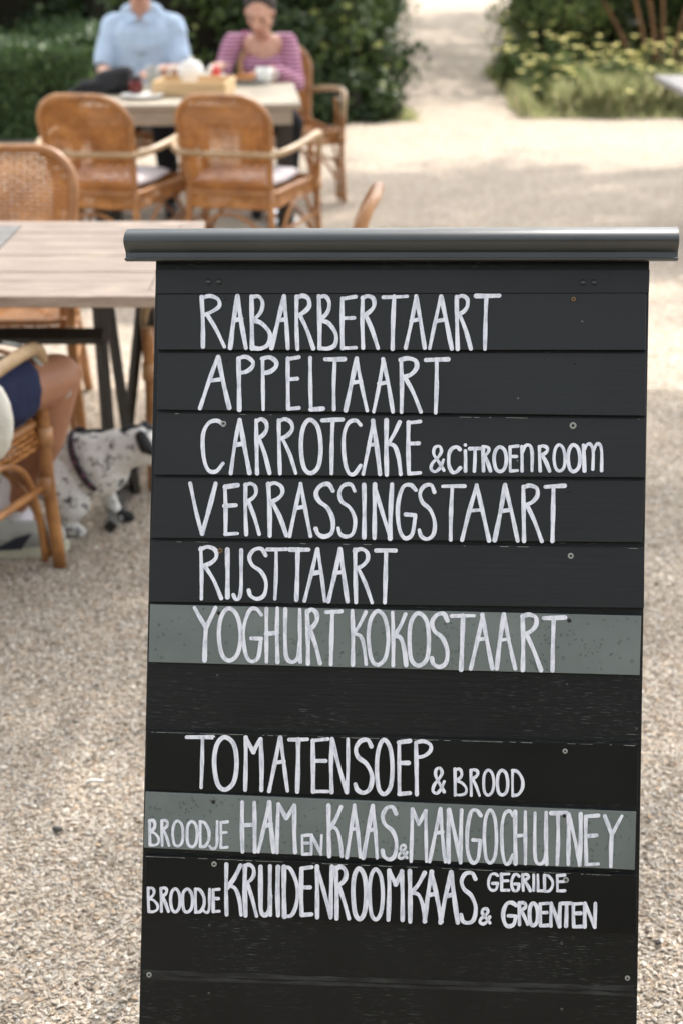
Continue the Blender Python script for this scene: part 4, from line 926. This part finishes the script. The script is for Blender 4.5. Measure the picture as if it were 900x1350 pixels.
# ------------------------------------------------------------------ plants
def leaves_mesh(name, pts, nrm, size, tint, material, parent, aspect=.5, kind=None):
    n_ = len(pts); rnd = rng.normal(size=(n_,3)); d = np.cross(nrm, rnd); d /= np.linalg.norm(d, axis=1, keepdims=True)+1e-9
    s_ = np.cross(nrm, d); s_ /= np.linalg.norm(s_, axis=1, keepdims=True)+1e-9; L_ = size[:,None]
    fold = nrm*L_*.12
    v = np.stack([pts-d*L_*.5, pts+s_*L_*aspect*.5+fold, pts+d*L_*.5, pts-s_*L_*aspect*.5+fold], 1).reshape(-1,3)
    me = bpy.data.meshes.new(name); me.vertices.add(n_*4); me.vertices.foreach_set('co', v.ravel())
    me.loops.add(n_*4); me.loops.foreach_set('vertex_index', np.arange(n_*4, dtype=np.int32)); me.polygons.add(n_)
    me.polygons.foreach_set('loop_start', np.arange(0, n_*4, 4, dtype=np.int32)); me.update(calc_edges=True)
    at_ = me.attributes.new('tint', 'FLOAT', 'FACE'); at_.data.foreach_set('value', tint.astype(np.float32))
    me.materials.append(material); o = bpy.data.objects.new(name, me); C.objects.link(o)
    if parent: o.parent = parent
    if kind: o['kind'] = kind
    return o
def fol_points(c, r, n_, clumps, cs, shell=.55):
    c = np.array(c); r = np.array(r); d = rng.normal(size=(clumps,3)); d /= np.linalg.norm(d, axis=1, keepdims=True)
    rad = shell + (1-shell)*rng.random(clumps)**.5; cc = c + d*rad[:,None]*r*(1+rng.normal(0,.10,(clumps,1)))
    idx = rng.integers(0, clumps, n_); off_ = rng.normal(size=(n_,3)); off_ /= np.linalg.norm(off_, axis=1, keepdims=True); off_ *= (rng.random((n_,1))**.5)*cs
    p = cc[idx] + off_; p[:,2] = np.abs(p[:,2]) ; nrm = off_/cs + .5*d[idx] + rng.normal(0,.45,(n_,3)); nrm /= np.linalg.norm(nrm, axis=1, keepdims=True)
    ct = rng.random(clumps)[idx]; t = np.clip(.45*rng.random(n_) + .5*ct + rng.normal(0,.08,n_), 0, 1); return p, nrm, t
def lump(b, c, r, n=14, amp=.12, seed=0):
    rd = random.Random(seed); n0 = len(b.v); b.ball(c, 1, r, n)
    for i in range(n0, len(b.v)): v = Vector(b.v[i]); k = 1+rd.uniform(-amp, amp); b.v[i] = tuple(Vector(c)+(v-Vector(c))*k)
def shrub(name, label, cat, c, r, n_, clumps, cs, ls, material, group=None, stems=5, core=.72, seed=1, bark='bark'):
    base_ = Vector((c[0], c[1], 0)); root = empty(name, label, cat, base_, 0, group); cl = (0, 0, c[2])
    p, nn, t = fol_points(cl, r, n_, clumps, cs); leaves_mesh('foliage', p, nn, ls*rng.uniform(.6,1.4,n_), t, material, root)
    b = MB(); rd = random.Random(seed)
    for k in range(stems):
        a = rd.uniform(0, 6.28); q = rd.uniform(.1,.5); p1 = Vector((r[0]*q*math.cos(a)*.4, r[1]*q*math.sin(a)*.4, 0)); p2 = Vector((r[0]*.8*math.cos(a)*q*1.3, r[1]*.8*math.sin(a)*q*1.3, c[2]+r[2]*.4))
        m_ = p1.lerp(p2, .5)+Vector((rd.uniform(-.05,.05), rd.uniform(-.05,.05), 0)); b.tube(cr([p1, m_, p2], 4), [.022*(1-i/12) for i in range(9)], 6)
    if core: lump(b, cl, tuple(x*core for x in r), 14, .12, seed)  # solid dark lump that blocks light, shade put into its colour
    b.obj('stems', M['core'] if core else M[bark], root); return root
# clipped hedge, upper left
hedge = empty('box_hedge', 'low clipped dark green hedge at the upper left', 'hedge', (-3.4, 12.2, 0))
n_ = 26000; hx, hy, hz = 1.62, 1.3, .66
p = np.empty((n_,3)); nn = np.zeros((n_,3)); f_ = rng.random(n_)
u = rng.uniform(-1,1,n_); v = rng.uniform(-1,1,n_)
front = f_ < .42; top_ = (f_ >= .42) & (f_ < .86); side_ = f_ >= .86
p[front] = np.stack([u[front]*hx, np.full(front.sum(), -hy), (v[front]*.5+.5)*hz], 1); nn[front] = (0,-1,.2)
p[top_] = np.stack([u[top_]*hx, v[top_]*hy, np.full(top_.sum(), hz)], 1); nn[top_] = (0,-.1,1)
p[side_] = np.stack([np.full(side_.sum(), hx), v[side_]*hy, (u[side_]*.5+.5)*hz], 1); nn[side_] = (1,0,.2)
wob = .05*np.sin(p[:,0]*3.1+p[:,2]*5)+.04*np.sin(p[:,0]*7.3+p[:,1]*4); p += nn*(wob[:,None]+rng.normal(0,.035,(n_,1))); nn = nn + rng.normal(0,.55,(n_,3)); nn /= np.linalg.norm(nn, axis=1, keepdims=True)
leaves_mesh('foliage', p, nn, .045*rng.uniform(.6,1.4,n_), np.clip(rng.random(n_)*.7+.3*rng.random(n_)**3, 0, 1), M['leaf_hedge'], hedge)
b = MB(); b.box((0,0,hz/2-.04), (hx*2-.12, hy*2-.12, hz-.08)); b.obj('stems', M['core'], hedge, False)  # solid dark box for the shade inside the hedge, not stems
# dark shrubs behind the people and along the left of the path
SH = [(-4.6,15.2,.9,(1.7,1.0,1.5),'tall dark evergreen shrub behind the clipped hedge, leftmost'),
      (-2.55,13.6,.9,(1.35,.9,1.5),'dark evergreen shrub behind the shoulder of the man in blue'),
      (-1.35,12.6,.8,(1.1,.85,1.35),'dark evergreen shrub between the man and the woman'),
      (-.45,12.9,.7,(.88,.9,1.15),'glossy dark shrub right of the woman, beside the path'),
      (-.9,15.6,.9,(1.5,1.0,1.4),'dark shrub set back behind the row, left of the path'),
      (-.35,18.5,.8,(.95,1.4,1.1),'green shrub farther up the left side of the path'),
      (-.15,23.5,.8,(1.25,2.0,1.1),'olive shrub farthest up the left side of the path')]
for i, (x, y, z, r_, lb) in enumerate(SH):
    shrub('garden_shrub', lb, 'shrub', (x, y, z), r_, 13000, 110, .30, .085, M['leaf_dark'] if i < 6 else M['leaf_mid'], 'dark shrubs on the left of the path', seed=i)
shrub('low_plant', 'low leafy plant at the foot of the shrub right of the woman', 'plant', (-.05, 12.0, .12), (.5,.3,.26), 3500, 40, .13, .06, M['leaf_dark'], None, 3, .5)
# right side
SR = [(2.75,15.5,.62,(1.15,1.2,.95),'leaf_mid','loose light green shrub at the right edge of the path'),
      (4.1,15.8,.8,(1.25,1.0,1.3),'leaf_dark','dark leafy shrub in the upper right corner'),
      (3.3,14.9,.75,(.55,.5,.55),'leaf_dark','dark bluish shrub over the brown stems'),
      (3.3,19.6,.8,(1.1,1.9,1.1),'leaf_mid','yellowish shrub farther up the right side of the path'),
      (4.3,25.5,.8,(1.5,2.4,1.2),'leaf_mid','shrub farthest up the right side of the path')]
for i, (x, y, z, r_, mm, lb) in enumerate(SR):
    shrub('garden_shrub', lb, 'shrub', (x, y, z), r_, 11000, 90, .28, .075, M[mm], 'shrubs on the right of the path', seed=20+i)
st = empty('bare_stem_shrub', 'shrub with leaning reddish brown stems behind the yellow flowers', 'shrub', (2.9, 13.7, 0))
for k, (dx, dz, x0) in enumerate([(-.42,1.25,0), (-.28,1.3,.05), (-.10,1.2,.08), (.25,1.25,.1), (.55,1.3,.12), (-.55,1.0,-.05), (.38,1.1,.2)]):
    b = MB(); b.tube(cr([(x0,0,0), (x0+dx*.45, .05*k-.1, dz*.5), (x0+dx, .1*k-.2, dz)], 5), [.026*(1-i/16) for i in range(11)], 7); b.obj('branch', M['bark_warm'], st)
p, nn, t = fol_points((0,.3,1.05), (.8,.4,.4), 3500, 40, .2, .3); leaves_mesh('foliage', p, nn, .07*rng.uniform(.6,1.4,3500), t, M['leaf_dark'], st)
def blades(name, c, rx, ry, n_, h, label, material, parent=None):
    x = c[0]+rng.uniform(-rx,rx,n_)+rng.normal(0,.05,n_); y = c[1]+rng.uniform(-ry,ry,n_)+rng.normal(0,.05,n_); hh = h*rng.uniform(.4,1.2,n_); ed = np.minimum(1-np.abs(x-c[0])/rx, 1-np.abs(y-c[1])/ry)+.25*np.sin(x*5)*np.sin(x*13+1); hh *= np.clip(.25+ed*2.2, .18, 1); a = rng.uniform(0,6.28,n_); ln = rng.normal(0,.28,n_)*hh; w_ = .006+.004*rng.random(n_)
    B0 = np.stack([x-w_*np.cos(a), y-w_*np.sin(a), np.zeros(n_)], 1); B1 = np.stack([x+w_*np.cos(a), y+w_*np.sin(a), np.zeros(n_)], 1)
    T_ = np.stack([x+ln*np.sin(a), y-ln*np.cos(a), hh], 1); Mi = np.stack([x+ln*.35*np.sin(a), y-ln*.35*np.cos(a), hh*.6], 1); dw = (B1-B0)*.4
    v = np.stack([B0, B1, Mi+dw, T_, Mi-dw], 1).reshape(-1,3)
    me = bpy.data.meshes.new(name); me.vertices.add(n_*5); me.vertices.foreach_set('co', v.ravel()); me.loops.add(n_*5); me.loops.foreach_set('vertex_index', np.arange(n_*5, dtype=np.int32)); me.polygons.add(n_); me.polygons.foreach_set('loop_start', np.arange(0, n_*5, 5, dtype=np.int32)); me.update(calc_edges=True)
    q = me.attributes.new('tint', 'FLOAT', 'FACE'); q.data.foreach_set('value', np.clip(rng.normal(.5,.25,n_),0,1).astype(np.float32)); me.materials.append(material)
    o = bpy.data.objects.new(name, me); C.objects.link(o)
    if parent: o.parent = parent
    elif label: tag(o, label, kind='stuff')
    return o
blades('grass', (2.75, 12.62), 1.2, .50, 16000, .30, 'long pale green grass in front of the flowers on the right', M['grass'])
blades('verge_grass', (1.8, 14.5), .25, 1.3, 5000, .14, 'short grass along the right edge of the path', M['grass'])
blades('verge_grass', (-.1, 12.2), .7, .3, 3000, .10, 'short grass under the shrubs left of the path', M['grass'])
def flowers(x, y, label, n_=36, sp=.36, h=.48):
    r = empty('flowering_plant', label, 'plant', (x, y, 0), 0, 'pale yellow flowers on the right of the path'); b = MB(); heads = []
    for k in range(n_):
        px_, py_ = random.gauss(0, sp*.55), random.gauss(0, sp*.4); hh = h*random.uniform(.55,1.25); q = Vector((px_*1.25, py_*1.2, hh)); heads.append(q)
        b.tube([(px_*.5, py_*.5, 0), (px_*.95, py_*.95, hh*.6), q], .0035, 4)
    b.obj('stalks', M['grass_stem'], r)
    for q in heads:
        b = MB(); rr2 = random.uniform(.024,.040); b.ball(q, rr2*.4, (1,1,.6), 6)
        for i in range(6): a = i*math.pi/3+random.random()*.3; b.add([q, q+Vector((rr2*math.cos(a-.4), rr2*math.sin(a-.4), .006)), q+Vector((rr2*1.35*math.cos(a), rr2*1.35*math.sin(a), .010)), q+Vector((rr2*math.cos(a+.4), rr2*math.sin(a+.4), .006))], [(0,1,2,3)])
        b.obj('flower', M['petal'], r, False)
    p, nn, t = fol_points((0,0,.18), (sp,sp*.6,.17), 1800, 30, .10, .2); leaves_mesh('foliage', p, nn, .05*rng.uniform(.6,1.4,1800), t, M['leaf_mid'], r)
M['grass_stem'] = mat('flower stalk', (.10,.16,.05), .7)
flowers(1.95, 13.1, 'clump of pale yellow flowers nearest the path'); flowers(2.42, 13.0, 'dense clump of pale yellow flowers in the middle of the right bed', 46, .36, .42)
flowers(2.2, 12.75, 'low pale yellow flowers at the front edge of the grass', 34, .4, .30); flowers(2.75, 12.8, 'pale flowers in the grass just left of the brown stems', 36, .4, .34); flowers(2.95, 13.1, 'clump of pale yellow flowers in front of the brown stems', 24); flowers(1.75, 14.2, 'sparse yellow flowers beside the path, behind the nearest clump', 16, .3, .55)
flowers(3.45, 12.9, 'pale yellow flowers by the right edge, above the grey table corner', 14, .3, .6)
# dark litter under the beds
for nm, pts in (('flower_bed', [(1.55,13.6),(1.75,12.5),(2.3,12.1),(5,12.0),(8,12),(8,32),(3.6,32),(2.15,20),(1.6,16)]), ('flower_bed', [(.38,12.6),(.1,11.95),(-.8,11.6),(-1.8,11.2),(-1.8,11.0),(-8,10.8),(-8,32),(1.2,32),(.8,22),(.42,15)])):
    b = MB(); b.add([(x, y, .004) for x, y in pts], [tuple(range(len(pts)))]); tag(b.obj(nm, M['soil'], None, False), 'dark soil and leaf litter under the shrubs', kind='structure')

# trees whose crowns shade the terrace (trunks stand outside the picture)
def tree(x, y, hgt, crown, cr_, label, n_=5200, clumps=70, cs=.75, trunk=.16):
    r = empty('shade_tree', label, 'tree', (x, y, 0)); b = MB(); c_ = Vector(crown)-Vector((x, y, 0))
    b.tube(cr([(0,0,0), (.05,.05,hgt*.5), (c_.x*.25, c_.y*.25, c_.z*.82)], 6), [trunk*(1-.5*i/12) for i in range(13)], 10); b.obj('trunk', M['bark'], r)
    for k in range(7):
        a = k*.9; e = c_ + Vector((cr_[0]*.6*math.cos(a), cr_[1]*.6*math.sin(a), cr_[2]*.3*math.sin(a*2))); b = MB()
        b.tube(cr([(c_.x*.25*.8, c_.y*.25*.8, c_.z*.72), c_*.6+e*.3+Vector((0,0,.2)), e], 5), [.07*(1-i/13) for i in range(11)], 6); b.obj('limb', M['bark'], r)
    p, nn, t = fol_points(c_, cr_, n_, clumps, cs, .25); leaves_mesh('crown', p, nn, .16*rng.uniform(.6,1.4,n_), t, M['leaf_light'], r, .6)
tree(8.6, 13.6, 9, (5.6,13.7,15.5), (4.2,3.0,1.6), 'tall shade tree beyond the right edge, its crown over the menu board', 8300, 170, 1.0, .25)
tree(4.0, 6.9, 4.2, (.5,6.9,5.0), (1.35,.95,.4), 'low tree added beyond the right edge, its branch dappling the near table', 1100, 45, .38, .12)  # unseen tree added to break the sun into dapple on the table
tree(8.8, 17.6, 8, (5.0,17.1,12.0), (5.2,1.7,1.0), 'tall shade tree beyond the right edge, its crown over the far table', 9500, 170, .75, .22)
tree(6.5, 20.5, 5, (2.5,20.9,6.0), (2.1,4.2,1.0), 'shade tree beyond the right edge over the path', 7000)
tree(-6.0, 16.0, 5, (-3.2,17.2,5.6), (3.2,2.4,1.4), 'tree over the hedge beyond the left edge')
tree(8.5, 27.5, 6, (4.4,27.8,6.8), (3.6,3.6,1.1), 'far tree added beyond the right edge to shade the upper path', 7000)  # unseen tree added to take the sun off the upper path
# unseen shrubs added behind the camera to darken the reflection in the board
for i, x in enumerate((-7.5,-4.5,-1.5,1.5,4.5,7.5)):
    shrub('added_shrub', ['leftmost added shrub behind the photographer','second added shrub from the left, behind the photographer','added shrub just left of centre behind the photographer','added shrub just right of centre behind the photographer','second added shrub from the right, behind the photographer','rightmost added shrub behind the photographer'][i], 'shrub', (x, -5.2+.4*(i % 2), 2.0), (2.0,1.0,2.5), 5500, 70, .5, .18, M['leaf_dark'], 'unseen shrubs added behind the photographer for the reflection in the board', seed=40+i)
